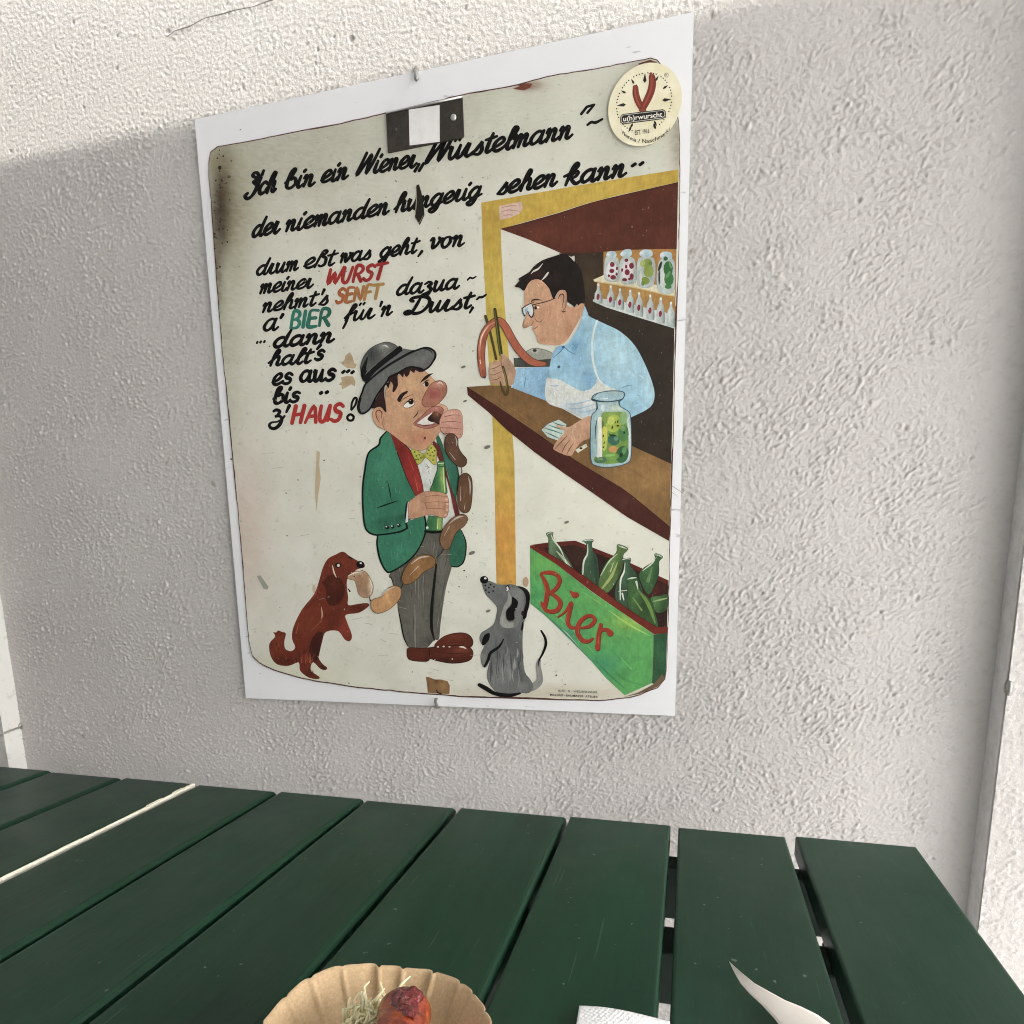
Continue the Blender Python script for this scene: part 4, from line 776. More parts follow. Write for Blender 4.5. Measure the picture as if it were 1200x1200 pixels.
# hand at the mouth
m_.poly((204,150,130), [(690,690),(702,650),(722,622),(770,600),(825,602),(850,640),(852,690),(856,725),(850,782),(822,804),(770,790),(720,772),(700,745)], line=(124,82,64), lw=.4, soft=[(780,630,40,16,(220,172,152),.8),(740,740,40,30,(190,134,112),.7),(830,700,20,60,(182,130,110),.7)])
for q_ in ([(722,652),(780,638),(838,640)],[(704,690),(775,684),(846,690)],[(696,728),(775,730),(850,738)],[(715,768),(770,768),(840,775)]): m_.stroke((134,84,68), q_, [4,6,2])
# the string of sausages
def link_s(pts, base, hi, off=None):
    cxx = sum(p_[0] for p_ in pts)/len(pts); cyy = sum(p_[1] for p_ in pts)/len(pts)
    m_.poly(base, pts, line=tuple(int(x*.45) for x in base), lw=.55, soft=[(cxx, cyy, 30, 60, tuple(min(255, int(x*1.22)) for x in base), .7)])
    for q_, w_ in hi: m_.stroke(tuple(min(255, int(x*.4+140)) for x in base), q_, w_)
m_.at(420,480,6)
link_s([(610,198),(632,172),(665,170),(698,200),(704,262),(730,310),(760,345),(758,385),(722,406),(680,384),(640,340),(612,290),(604,245)], (92,64,46), [([(682,190),(692,225),(690,255)],[3,9,3]),([(640,300),(680,350)],[2,6])])
m_.stroke((30,24,20), [(722,406),(728,430),(722,448)], [5,7,5])
link_s([(718,462),(760,446),(795,480),(802,560),(795,660),(780,712),(742,726),(706,692),(696,610),(704,510)], (100,70,46), [([(772,470),(786,530),(784,600)],[4,12,3]),([(745,700),(750,660)],[6,2]),([(720,540),(718,640)],[2,6])])
link_s([(572,922),(590,850),(632,788),(680,750),(740,736),(770,768),(745,818),(692,860),(660,925),(640,975),(602,982)], (124,90,62), [([(640,800),(690,762),(735,750)],[4,14,4]),([(602,890),(640,820)],[2,5])])
m_.stroke((34,28,24), [(600,980),(580,1010),(545,1045)], [4,5,4])
m_.at(400,560,5)
link_s([(354,592),(366,545),(400,495),(450,458),(512,450),(552,480),(540,520),(490,548),(445,590),(410,618),(370,624)], (140,100,56), [([(410,505),(460,468),(515,462)],[4,10,3]),([(400,570),(450,520)],[2,6])])
m_.stroke((34,28,24), [(362,620),(350,645)], [4,5])
link_s([(172,740),(190,710),(240,696),(265,660),(300,634),(340,640),(352,670),(335,720),(280,770),(220,794),(185,780)], (190,142,92), [([(240,690),(275,655),(310,642)],[3,9,3])])
m_.stroke((30,24,20), [(165,700),(172,722)], [4,5])
m_.build(m_paint, sign)

# ---- blemishes: tape scars, chips
b_ = g; b_.k = 0; b_.step = 3e-6; b_.y = YP-.0001
b_.at(290,370,8.5714)
b_.poly((178,158,124), [(940,480),(975,440),(985,400),(1030,365),(1060,420),(1070,470),(1098,490),(1080,530),(1000,525)], smooth=False, soft=[(1020,430,40,(160,134,100),.8)])
b_.poly((176,156,120), [(935,620),(1000,605),(1060,610),(1085,660),(1080,710),(1040,690),(1000,715),(950,740),(945,700),(915,690),(950,660)], smooth=False, soft=[(1010,660,40,(160,136,104),.8)])
b_.at(490,790,24).poly((128,94,58), [(215,70),(320,90),(480,150),(640,150),(830,200),(890,320),(880,560),(640,550),(270,520),(250,300)], smooth=False, grid=2, soft=[(520,200,60,(70,48,30),.8),(700,330,120,(150,116,68),.8),(280,300,40,120,(92,74,50),.8)])
b_.stroke((22,16,12), [(510,440),(560,520),(660,555)], [20,40,20])
b_.at(0,0,1); b_.y = YP-.00048; b_.k = 0
b_.poly((32,26,20), [(488,217),(491,216),(494,226),(496.5,240),(497.5,252),(492,264),(486,255),(486.5,240)], smooth=False); b_.stroke((150,140,116), [(487.5,218),(488,235),(486.5,252)], [.6,1.2,.8]); b_.stroke((120,112,92), [(486.5,254),(491,261),(496,252)], [.6,1,.6])
b_.poly((186,168,134), [(371,528),(375,530),(374,545),(376,560),(373,580),(371,600),(369,578),(370,555)], smooth=False); b_.ell((178,150,120), 616, 682, 3.5, 6); b_.ell((188,176,146), 368, 690, 2, 5)
b_.poly((150,152,140), [(301,675),(305,674),(315,688),(313,691),(309,690)], smooth=False)
b_.ell((16,14,12), 257.6, 196.5, 2, 2.4); b_.ell((90,84,66), 268.5, 207, 2.4, 1.6); b_.ell((96,90,72), 271,188.5,1.2,1.2)
b_.poly((112,58,40), [(601,104),(607,101.5),(618,97.5),(624,98),(621,103),(614,106),(607,105)], smooth=False); b_.poly((92,52,40), [(748,74.5),(762,70),(769,73),(775,82),(765,79),(752,79)], smooth=False)
b_.poly((104,84,62), [(779.5,795),(770,805),(750,813),(730,817),(748,811.5),(765,802.5),(776,790)], smooth=False)
for i in range(150):
    x, y = random.uniform(262,780), random.uniform(150,812)
    if 564 < x and y < 640: continue
    r_ = random.uniform(.3,.9); b_.ell(random.choice([(96,94,80),(120,118,100),(70,66,54),(140,138,118)]), x, y, r_*random.uniform(.7,2.0), r_, random.uniform(0,180))
for i in range(26):
    x, y = random.uniform(290,560), random.uniform(510,800); b_.stroke((150,150,134), [(x,y),(x+random.uniform(4,16),y+random.uniform(-3,4))], [.25,.5])
for i in range(40):
    x, y = random.gauss(258,6), random.gauss(245,35); b_.ell((52,40,28), max(251.5,x), y, random.uniform(.4,1.6), random.uniform(.4,1.4), random.uniform(0,180))
for q_ in ((545,470,2.5),(571,524,4),(543,430,3),(664,612,3),(553,648,4),(572,716,3)): b_.ell((112,112,98), q_[0], q_[1], q_[2], q_[2]*.5, -20)
b_.build(m_enamel, sign)

# ---- lettering
GL = {
'a': ([[(.62,.82),(.45,1),(.2,.85),(.04,.42),(.14,.06),(.34,.04),(.56,.4),(.66,.95)],[(.68,1),(.6,.4),(.64,.06),(.76,0),(.92,.22)]], .90),
'b': ([[(-.08,.5),(.12,.8),(.35,1.5),(.40,1.95),(.27,2.0),(.16,1.6),(.05,.5),(.12,.08),(.35,0),(.6,.3),(.58,.75),(.42,.9),(.28,.75)]], .74),
'c': ([[(.6,.82),(.45,1),(.2,.85),(.05,.45),(.2,.05),(.45,.02),(.68,.25)]], .68),
'd': ([[(.62,.82),(.45,1),(.2,.85),(.04,.42),(.14,.06),(.34,.04),(.56,.4),(.68,.95)],[(.82,2.0),(.68,1.0),(.61,.4),(.64,.06),(.76,0),(.92,.22)]], .90),
'e': ([[(-.02,.22),(.32,.42),(.58,.75),(.5,1),(.28,.96),(.08,.6),(.1,.15),(.3,0),(.55,.12),(.72,.3)]], .70),
'f': ([[(-.05,.35),(.22,.9),(.5,1.7),(.48,2.05),(.32,1.95),(.2,1.0),(.1,-.2),(.0,-.95)],[(.02,.1),(.2,.6),(.62,1.0)]], .50),
'g': ([[(.62,.82),(.45,1),(.2,.85),(.04,.42),(.14,.06),(.34,.04),(.56,.4),(.68,.95)],[(.70,1),(.6,.3),(.48,-.45),(.25,-.78),(.02,-.55),(.3,-.2),(.88,.25)]], .84),
'h': ([[(-.06,.3),(.2,.7),(.46,1.6),(.45,2.0),(.32,1.9),(.2,1.1),(.10,0)],[(.13,.45),(.34,.92),(.52,.95),(.54,.55),(.5,.12),(.64,0),(.84,.22)]], .80),
'i': ([[(.15,1),(.08,.35),(.12,.03),(.26,0),(.42,.25)],[(.28,1.5),(.36,1.75)]], .42),
'k': ([[(-.1,.75),(.2,.95),(.5,1.7),(.48,2.0),(.34,1.9),(.22,1.1),(.10,0)],[(.18,.5),(.42,1.0),(.6,.95),(.52,.62),(.25,.5)],[(.28,.5),(.5,.1),(.66,0),(.88,.22)]], .84),
'l': ([[(-.02,.25),(.28,.85),(.52,1.75),(.44,2),(.3,1.75),(.15,.4),(.2,.04),(.32,0),(.48,.22)]], .46),
'm': ([[(-.02,.75),(.12,1),(.14,.6),(.07,0)],[(.1,.45),(.32,.97),(.42,.9),(.4,.5),(.36,0)],[(.39,.45),(.62,.97),(.73,.9),(.7,.45),(.69,.08),(.80,0),(.98,.22)]], .98),
'n': ([[(-.02,.75),(.12,1),(.14,.6),(.07,0)],[(.1,.45),(.34,.97),(.47,.9),(.44,.4),(.45,.07),(.57,0),(.78,.25)]], .77),
'o': ([[(.45,1),(.2,.9),(.05,.45),(.2,.02),(.45,.1),(.6,.55),(.48,.98)],[(.5,.95),(.64,.82),(.82,.88)]], .80),
'r': ([[(-.04,.25),(.14,.8),(.26,1.06),(.22,.6),(.18,.2),(.26,0),(.42,.04),(.60,.3)]], .58),
's': ([[(-.02,.05),(.22,.5),(.42,1),(.42,.7),(.52,.3),(.36,0),(.08,.06)]], .60),
'S': ([[(.62,.85),(.42,1),(.2,.85),(.25,.58),(.52,.42),(.48,.1),(.22,-.02),(.0,.14)]], .68),
't': ([[(.36,1.75),(.24,.8),(.2,.12),(.32,0),(.55,.25)],[(0,1.12),(.3,1.18),(.62,1.32)]], .52),
'u': ([[(.0,.8),(.12,1),(.08,.4),(.14,.02),(.3,.05),(.48,.45),(.58,1)],[(.58,1),(.52,.35),(.56,.03),(.68,0),(.84,.22)]], .82),
'v': ([[(-.04,.8),(.12,1),(.18,.5),(.22,.02),(.48,.3),(.62,.8),(.5,1.02),(.6,.85),(.78,.92)]], .74),
'w': ([[(-.02,.75),(.12,1),(.14,.6),(.08,0)],[(.1,.45),(.34,1),(.38,.5),(.42,.02),(.64,.35),(.74,.85),(.62,1.02),(.72,.84),(.88,.92)]], .86),
'z': ([[(.02,.82),(.26,1),(.48,.8),(.28,.52),(.5,.3),(.42,-.3),(.2,-.62),(.02,-.42),(.3,-.1),(.68,.25)]], .66),
'Z': ([[(.02,.8),(.3,1.05),(.52,.82),(.3,.5),(.6,.28),(.75,.35),(.55,-.15),(.3,-.72),(.02,-.8),(-.05,-.5),(.2,-.2),(.75,.3)]], .72),
'ß': ([[(.0,-.0),(.2,1),(.36,1.85),(.56,1.92),(.6,1.6),(.36,1.12),(.62,.85),(.62,.2),(.42,0),(.26,.12)]], .74),
'I': ([[(.32,1.55),(.12,1.75),(.2,1.98),(.48,1.9),(.62,1.72)],[(.98,2.05),(.84,1.2),(.66,.3),(.40,-.22),(.08,-.28),(-.12,-.02),(.04,.22)],[(.62,1.72),(.5,1.2),(.8,.6)],[(.36,1.15),(.7,.85)]], .98),
'W': ([[(.42,1.95),(.24,1.0),(.06,.0),(.46,.85),(.86,1.7),(.78,.8),(.74,.0),(1.06,.9),(1.34,2.1)]], 1.28),
'D': ([[(.52,1.72),(.42,.9),(.22,.15),(-.1,.0),(-.22,.18),(.05,.28),(.4,.0),(.85,.15),(1.15,.85),(1.02,1.65),(.6,1.98),(.1,1.9),(-.05,1.55),(.15,1.4)]], 1.22),
"'": ([[(.2,1.9),(.08,1.35)]], .28), ',': ([[(.18,.12),(.0,-.45)]], .3), '.': ([[(.08,.08),(.14,.14)]], .34), ':': ([[(.08,.48),(.15,.56)]], .36), '~': ([[(0,.5),(.18,.78),(.42,.6),(.7,.85)]], .75),
'!': ([[(.2,.75),(.12,1.5),(.3,2.05),(.52,1.95),(.42,1.3),(.2,.75)],[(.12,.38),(.0,.16),(.14,-.06),(.34,.02),(.36,.26),(.22,.42),(.12,.38)]], .5),
'"': ([[(.02,1.4),(.2,2.0)],[(.28,1.4),(.48,2.0)],[(.2,2.0),(.5,2.06)]], .5), '„': ([[(.2,.35),(.05,-.3)],[(.45,.35),(.3,-.3)]], .5),
' ': ([], .5), '|': ([], .2),
}
CAPS = {
'W': ([[(.08,1),(.12,.0),(.42,.75),(.56,.0),(.9,1.05)]], .92), 'U': ([[(.06,1),(.05,.3),(.2,0),(.42,.1),(.56,1)]], .72), 'R': ([[(.06,0),(.1,1),(.42,1),(.52,.75),(.36,.5),(.12,.48)],[(.26,.48),(.56,0)]], .70),
'S': ([[(.55,.85),(.35,1),(.12,.85),(.2,.58),(.46,.42),(.42,.1),(.18,-.02),(.0,.12)]], .66), 'T': ([[(.32,.98),(.28,0)],[(0,.98),(.66,1.02)]], .66),
'E': ([[(.5,1),(.08,1),(.06,.5),(.05,0),(.5,0)],[(.08,.52),(.42,.54)]], .62), 'N': ([[(.04,0),(.08,1),(.48,.02),(.56,1)]], .72), 'F': ([[(.06,0),(.1,1),(.54,1)],[(.08,.52),(.42,.54)]], .58),
'B': ([[(.06,0),(.1,1),(.38,1),(.46,.75),(.3,.54),(.1,.52)],[(.3,.54),(.52,.32),(.40,0),(.06,0)]], .66), 'I': ([[(.1,1),(.08,0)]], .3), 'H': ([[(.06,0),(.14,1)],[(.52,0),(.6,1.02)],[(.1,.5),(.56,.52)]], .76), 'A': ([[(.02,0),(.36,1),(.58,0)],[(.16,.36),(.5,.38)]], .70), 'u': ([[(.06,.95),(.05,.3),(.18,0),(.38,.1),(.54,.95)],[(.54,.95),(.52,.05)]], .72),
}
t_ = Paint('lettering', YA-.0002, 4e-6)
BLK = (11,10,10)
def word(txt, p0, p1, xh, wgt, col=BLK, slant=.25, font=GL, grad=None, dots=()):
    adv = sum(font[c][1] for c in txt); dx, dy = p1[0]-p0[0], p1[1]-p0[1]
    k = 1.0/adv; L_ = math.hypot(dx, dy); x = 0; t_.k = t_.k % 60
    for ch_ in txt:
        st, a = font[ch_]
        for q_ in st:
            pts, ws = [], []
            for i, (gx, gy) in enumerate(q_):
                if gy > 1 and ch_ not in 'IW"': gy = 1+(gy-1)*.70
                if gy < 0: gy *= .8
                xx = (x+gx)*k; jx, jy = random.uniform(-.012,.012), random.uniform(-.02,.02)
                pts.append((p0[0]+dx*xx + (gy+jy)*xh*slant + jx*L_*k, p0[1]+dy*xx - (gy+jy)*xh))
            for i in range(len(pts)):
                a_, b2 = pts[max(0,i-1)], pts[min(len(pts)-1,i+1)]; an = math.atan2(b2[1]-a_[1], b2[0]-a_[0])
                wv = wgt*(.74+.38*abs(math.sin(an+.55)))*random.uniform(.92,1.08)
                if i in (0, len(pts)-1) and len(pts) > 2: wv *= .8
                ws.append(wv)
            cc = col
            if grad:
                tt = (x+.3)/adv; cc = tuple(int(u*(1-tt)+w_*tt) for u, w_ in zip(col, grad))
            t_.stroke(cc, pts, ws, sub=4)
        x += a
t_.at(0,0,1)
word('Ich', (289,229.5), (322,224.5), 13.5, 4.6); word('bin', (334,221), (368,217), 13, 4.3); word('ein', (376,214), (407,209), 13, 4.3)
word('Wiener', (417,205.5), (487,195), 13.2, 4.3); word('„', (486,198), (496,196), 13, 3.8); word('Wurstelmann', (498,191.5), (670,161), 14.5, 4.7); word('"', (676,152), (690,149.5), 13, 3.4); word('~', (687,151), (705,147), 9, 4.2)
t_.stroke(BLK, [(533.5,165.5),(535,163)], 3); t_.stroke(BLK, [(538.5,164.5),(540,162)], 3)
t_.build(m_letter, sign); t_ = Paint('lettering', YA-.0002, 4e-6)
word('der', (295,278), (327,272), 12.8, 4.2); word('niemanden', (334,271.5), (455,250), 12.6, 4.2); word('hungerig', (462,249), (563,230.5), 12.6, 4.2)
word('sehen', (583,228), (652,216.5), 13.5, 4.6); word('kann', (661,217), (733,206), 14, 4.9); t_.stroke(BLK, [(741,194.5),(744.5,192)], 3.8); t_.stroke(BLK, [(750,193),(753.5,190.5)], 3.8)
t_.build(m_letter, sign); t_ = Paint('lettering', YA-.0002, 4e-6)
word('drum', (300,322.5), (349,316), 10.8, 3.6); word('eßt', (356,314.5), (391,310.5), 11.2, 3.6); word('was', (398,308), (434,303), 10.6, 3.6); word('geht', (445,302), (487,296), 11, 3.7); t_.stroke(BLK, [(494.5,294.5),(490,300.5)], [3.6,2.2]); word('von', (503,291.5), (543,287.5), 12, 3.9)
word('meiner', (304,344), (366,336.5), 10.4, 3.5); word('WURST', (382,333.5), (450,326), 17.5, 4.4, (164,42,34), .24, CAPS, (150,38,34))
word('nehmt', (307,366), (369,357.5), 10.4, 3.5); t_.stroke(BLK, [(380,339.5),(377.4,345)], [3.8,2.6]); word('s', (374,357.5), (384,356.5), 11, 3.5); word('SENFT', (393.5,355), (446,349), 16, 4.2, (164,84,42), .18, CAPS, (172,140,74))
word('dazua', (464,346), (537,337.5), 11.4, 3.8); word('~', (547,332), (557,330.5), 8, 2.8)
word('a', (308,388), (325,386), 13.5, 3.8); t_.stroke(BLK, [(331.5,368.5),(329,372.5)], [4.2,3.4]); word('BIER', (339.5,384.5), (388,380.5), 18.5, 4.4, (42,128,108), .14, CAPS, (36,100,86))
word('fur', (404,376.5), (438,372), 10.6, 3.5); t_.stroke(BLK, [(421.5,357.5),(423,355.5)], 2.5); t_.stroke(BLK, [(426,356.8),(427.5,354.8)], 2.5); t_.stroke(BLK, [(447.4,354),(445.6,359)], [3.6,2.6]); word('n', (446,371), (459,368), 11, 3.7)
word('Durst', (478,368), (551,360.5), 11.5, 4.2); t_.stroke(BLK, [(554,360.5),(550.5,366.5)], [3.6,2.4]); word('~', (558,354.5), (569,351), 7, 3.6)
for x, y in ((301,402),(305,401.5),(309.5,401)): t_.stroke(BLK, [(x,y),(x+.8,y-1.4)], 2.6)
word('dann', (320,407), (391,400), 10.8, 4.5, slant=.2); word('halt', (315,428.5), (363,425), 10.3, 4.0, slant=.26); t_.stroke(BLK, [(375.5,404.5),(371.6,409)], [4.2,3]); word('S', (369,422), (379,421), 11, 4.2, slant=.2)
word('eS', (319,451), (342,449), 12, 4.3, slant=.14); word('auS', (351,447.5), (393,445), 12.5, 4.5, slant=.12)
for x, y in ((402.5,436.5),(408,435.8),(413.2,437)): t_.stroke(BLK, [(x-1,y),(x+1,y-1.6)], 3.6)
word('biS', (321,473), (351,470), 11, 4.3, slant=.12); t_.stroke(BLK, [(375.6,460.9),(377.0,460)], 4.2); t_.stroke(BLK, [(382.4,460.1),(383.8,459.2)], 4.2)
t_.at(290,370,8.5714); t_.stroke(BLK, [(262,960),(290,946),(325,962),(300,1000),(278,1014),(318,1008),(345,1032),(325,1090),(280,1130),(235,1126),(220,1096),(245,1072),(300,1064),(350,1035),(372,1008)], [26,34,34,28,24,28,36,38,36,34,30,22,18,22,24]); t_.at(0,0,1); t_.stroke(BLK, [(339,475.5),(335.5,483)], [4.6,2.8]); word('HAuS', (341,496), (402,492.5), 19.5, 4.8, (178,44,38), .15, CAPS, (170,40,34)); t_.stroke(BLK, [(411.5,480),(412.5,472),(415.5,466.5),(418,467.5),(416.5,474),(412,480.5)], [2.4,2.6,2.8,2.8,2.6,2]); t_.stroke(BLK, [(410.6,485.6),(414.4,488.2),(413,492.4),(408.6,492.4),(407,488.6)], 2.9, closed=True)
lo = t_.build(m_letter, sign)
sg = Paint('signature', YA-.0004)
sg.at(640,795,15)
sg.text('IDEE · R · WEDENHAUER', (92,112,98), (215,235), (905,262), 38, .01); sg.text('MALEREI · BAUMAYER  ATELIER', (70,66,58), (70,305), (910,345), 38, .01)
sg.build(m_paint, sign)

# iron strap, screws, hooks, blank label
def quad_plate(name, pts, y, th, m, parent):
    bm = bmesh.new(); a = [bm.verts.new(on_wall(u, w_, y)) for u, w_ in pts]; b = [bm.verts.new(x.co+Vector((0, th, 0))) for x in a]
    bm.faces.new(a)
    for i in range(len(a)): bm.faces.new((a[i], b[i], b[(i+1) % len(a)], a[(i+1) % len(a)]))
    return bm_obj(name, bm, m, parent)
br = quad_plate('bracket', [(452.2,132),(541.5,112.8),(543.5,158),(542,160.5),(539,161.5),(454.6,178.5)], YP-.0030, .0030, m_bracket, sign)
bm = bmesh.new(); pts = [on_wall(452.5,132.3,YP-.0040), on_wall(541.6,113.4,YP-.0040)]
add_tube(bm, pts, .0013, 8); bm_obj('bracket_edge', bm, m_steel, br, True)
for (u, w_, big) in ((531.5,138,1),(463.5,152.5,0)):
    c = on_wall(u, w_, YP-.0030); bm = bmesh.new(); r_ = .0042 if big else .0026
    add_tube(bm, [c+Vector((0,.001,0)), c+Vector((0,-.0012,0)), c+Vector((0,-.0022,0)), c+Vector((0,-.0026,0))], [r_, r_, r_*.75, r_*.3], 14)
    bm_obj('screw', bm, m_steel if big else m_bracket, br, True)
ps = quad_plate('paper_sticker', [(479.0,128.4),(515.0,123.0),(515.2,166.0),(480.0,170.4)], YP-.0034, .0003, None, None)
m_label, n, p = mat('blank_label', (.80,.80,.79), .5, .3); v = coords(n); n.links.new(ramp(n, noise(n, v, 90, 4, .6), [(.3, (.74,.74,.73)), (.7, (.83,.83,.82))]), p.inputs['Base Color'])
ps.data.materials.append(m_label)
tag(ps, 'small blank white paper sticker on the dark bracket at the sign top', 'sticker')
for (pts, nm) in (([(489,78),(487.6,86),(487.9,92),(489.4,94)],'hook'), ([(514.5,829.5),(511.5,826),(510.3,822),(510.6,819),(512.2,819.6)],'hook')):
    bm = bmesh.new(); ys = [.004, -.012, -.0205, -.019] if len(pts) == 4 else [.004,-.010,-.018,-.0185,-.017]
    add_tube(bm, [on_wall(u, w_, y) for (u, w_), y in zip(pts, ys)], [.0030,.0030,.0032,.0030][:len(pts)] if len(pts) == 4 else [.0026]*5, 10); bm_obj(nm, bm, m_dull, sign, True)

# ---- round sticker
YS = YP - .0034
stk = empty('round_sticker', on_wall(755,123,YS))
tag(stk, 'round cream sticker with clock dial and crossed red sausages, upper right corner of the sign', 'sticker')
cc = on_wall(755.3,122.8,YS); RS = .0463
bm = bmesh.new(); ring = []
for k in range(72):
    a = k*2*math.pi/72; ring.append((cc.x+RS*math.cos(a), cc.z+RS*math.sin(a)))
f = [bm.verts.new((x, YS, z)) for x, z in ring]; b = [bm.verts.new((x, YS+.0008, z)) for x, z in ring]
bm.faces.new(f)
for k in range(72): bm.faces.new((f[k], b[k], b[(k+1) % 72], f[(k+1) % 72]))
m_stick, n, p = mat('cream_sticker', C(224,218,186), .38, .4); v = coords(n)
n.links.new(ramp(n, noise(n, v, 40, 4, .6), [(.3, C(214,206,168)), (.7, C(226,221,194))]), p.inputs['Base Color'])
bm_obj('sticker_disc', bm, m_stick, stk)
k_ = Paint('sticker_print', YS-3e-5)
k_.at(700,60,10)
DK = (34,30,28)
dc = (548,600); ax, ay = (322,-38), (18,345)
def dial(t, r): return (dc[0]+ax[0]*r*math.sin(t)+ -ay[0]*r*math.cos(t)*-0.6, dc[1]+ax[1]*r*math.sin(t)-ay[1]*r*math.cos(t))
for i in range(60):
    if i % 5 == 0: continue
    if 26 < i < 34: continue
    x, y = dial(i*math.pi/30, 1.0); k_.ell(DK, x, y, 7.5, 8)
for h in range(12):
    if h in (6, 4, 8): continue
    t = h*math.pi/6; w_ = 26 if h % 3 == 0 else 17; r0 = .66 if h % 3 == 0 else .76
    p1 = dial(t, 1.0); p0 = dial(t, r0); pm = dial(t, r0+.09); dx, dy = p1[0]-p0[0], p1[1]-p0[1]; l = math.hypot(dx, dy); nx, ny = -dy/l*w_*.8, dx/l*w_*.8
    k_.poly(DK, [p1, (pm[0]+nx, pm[1]+ny), p0, (pm[0]-nx, pm[1]-ny)], smooth=False)
for q_ in ([(362,955),(372,905),(388,880),(402,885),(396,915)], [(688,918),(655,880),(656,852),(676,850),(688,885)]): k_.poly(DK, q_, smooth=False)
for pts, w_ in (([(448,425),(452,500),(475,580),(510,650),(535,690)],[56,68,70,66,50]),([(640,300),(645,380),(628,470),(590,560),(550,640),(530,690)],[66,78,80,78,70,50])):
    k_.stroke((70,28,20), pts, [x+8 for x in w_]); k_.stroke((124,46,30), pts, w_); k_.stroke((150,70,50), [(a-6,b) for a, b in pts[:-1]], [x*.22 for x in w_[:-1]])
for q_ in ([(412,410),(440,425),(466,385),(440,395)],[(600,262),(640,290),(672,258),(645,270),(640,245)],[(480,690),(530,672),(580,690),(555,712),(500,712)]): k_.poly((132,66,46), q_, smooth=False)
k_.poly((40,38,36), [(272,760),(300,736),(770,680),(800,700),(805,745),(795,775),(770,795),(300,858),(270,838),(266,800)], smooth=False)
k_.poly((176,174,160), [(280,765),(304,744),(766,690),(791,706),(795,745),(786,768),(764,785),(304,847),(281,832),(275,800)], smooth=False)
k_.poly((26,24,24), [(288,770),(308,752),(764,698),(783,712),(787,745),(778,762),(762,777),(306,838),(288,826),(283,800)], smooth=False)
k_.text('u(h)rwurscht', (224,222,210), (304,822), (762,766), 58, .014)
k_.text('EST. 1916', DK, (440,982), (610,958), 52, .012)
k_.text('R', DK, (800,292), (816,289), 26, .0); k_.stroke(DK, [(832,280),(820,302),(796,300),(786,278),(798,258),(822,258)], 4, closed=True)
arc = 'Vienna / Naschmarkt'
wd = {'V':.9,'i':.42,'/':.6,' ':.45,'N':1.05,'m':1.2,'r':.62,'t':.55,'k':.85}
tot = sum(wd.get(c, .78) for c in arc); pos = 0
from_a, to_a = math.radians(222), math.radians(131)      # clockwise dial angle along the lower rim
for ch_ in arc:
    w_ = wd.get(ch_, .78); t = (pos+w_*.5)/tot; pos += w_
    if ch_ == ' ': continue
    an = from_a + (to_a-from_a)*t; dt = (to_a-from_a)*w_/tot*.45
    def rim(a_, r): return (555+r*math.sin(a_)*1.0-4, 618-r*1.14*math.cos(a_))
    a0, a1 = rim(an-dt, 402), rim(an+dt, 402)
    h_px = 46 if ch_ in 'VN/hkt' else (44 if ch_ == 'i' else 33)
    # upright type: capital and ascender letters keep the face's own height
    k_.text(ch_, DK, a0, a1, 48, .004)
k_.build(m_print, stk)

# ------------------------------------------------------------------ green slatted table
TZ, TY = .75, -.1715
table = empty('slatted_table', (-.38, -.55, 0))
tag(table, 'dark green painted slatted wooden table pushed up to the plaster wall', 'table')
cuts = [(-1.304,-1.1625),(-1.1585,-1.0200),(-1.0140,-.8740),(-.8680,-.7335),(-.7255,-.5895),(-.5840,-.4470),(-.4415,-.3045),(-.2990,-.1490),(-.1440,-.0140),(-.0045,.1225),(.1345,.2665)]
for i, (a, b) in enumerate(cuts):
    bm = bmesh.new(); e = .002*math.sin(i*2.7)
    add_box(bm, (a, -1.25, TZ-.028), (b, TY+e, TZ+.0006*math.sin(i*1.9)))
    ed = [x for x in bm.edges if abs(x.verts[0].co.y-x.verts[1].co.y) > .1 or min(x.verts[0].co.y, x.verts[1].co.y) > TY-.01 and min(x.verts[0].co.z, x.verts[1].co.z) > TZ-.01]
    bmesh.ops.bevel(bm, geom=ed, offset=.0075 if i < 8 else .0036, segments=4, profile=.5, affect='EDGES')
    bm_obj('slat', bm, m_green, table)
# raw split edge where the paint has come off a slat
bm = bmesh.new(); prev = None; nseg = 170; le = 0; ri = 0
xa = -.7335
for i in range(nseg+1):
    t = i/nseg; y = TY-.003 - t*.62
    if i % 1 == 0 and random.random() < .16: le = random.choice((0, 0, .0006, .0014, .0024, -.0006))*(1.2-min(1, t*3)); ri = random.choice((0, 0, .0005, .0012, -.0003))
    base = .0026*max(0, 1-t/.27)**1.5 + .0007
    wl = max(.0001, base+le+random.gauss(0, .0002)); wr = max(-.0004, base*.2+ri+random.gauss(0, .00015))
    a = bm.verts.new((xa-.0006-wl, y, TZ+.0003)); b2 = bm.verts.new((xa+.0006+wr, y, TZ+.0002)); c2 = bm.verts.new((xa+.0010+wr, y, TZ-.006)); d2 = bm.verts.new((xa-.0006-wl, y, TZ-.004))
    if prev:
        for k in range(3): bm.faces.new((prev[k], (a,b2,c2,d2)[k], (a,b2,c2,d2)[k+1], prev[k+1]))
    prev = (a, b2, c2, d2)
bm_obj('bare_wood_edge', bm, m_wood, table)
for (y0, y1, z0) in ((-.228,-.198,.652),(-.405,-.358,.665),(-1.13,-1.08,.652)):
    bm = bmesh.new(); add_box(bm, (-1.27, y0, z0), (.235, y1, TZ-.0285)); bevel_all(bm, .003); bm_obj('crossbar', bm, m_darkgreen, table)
for x in (-1.20, .16):
    for y in (-.26, -1.02):
        bm = bmesh.new(); add_box(bm, (x, y-.03, 0), (x+.06, y+.03, .651 if y > -.5 else .651)); bevel_all(bm, .003); bm_obj('leg', bm, m_darkgreen, table)

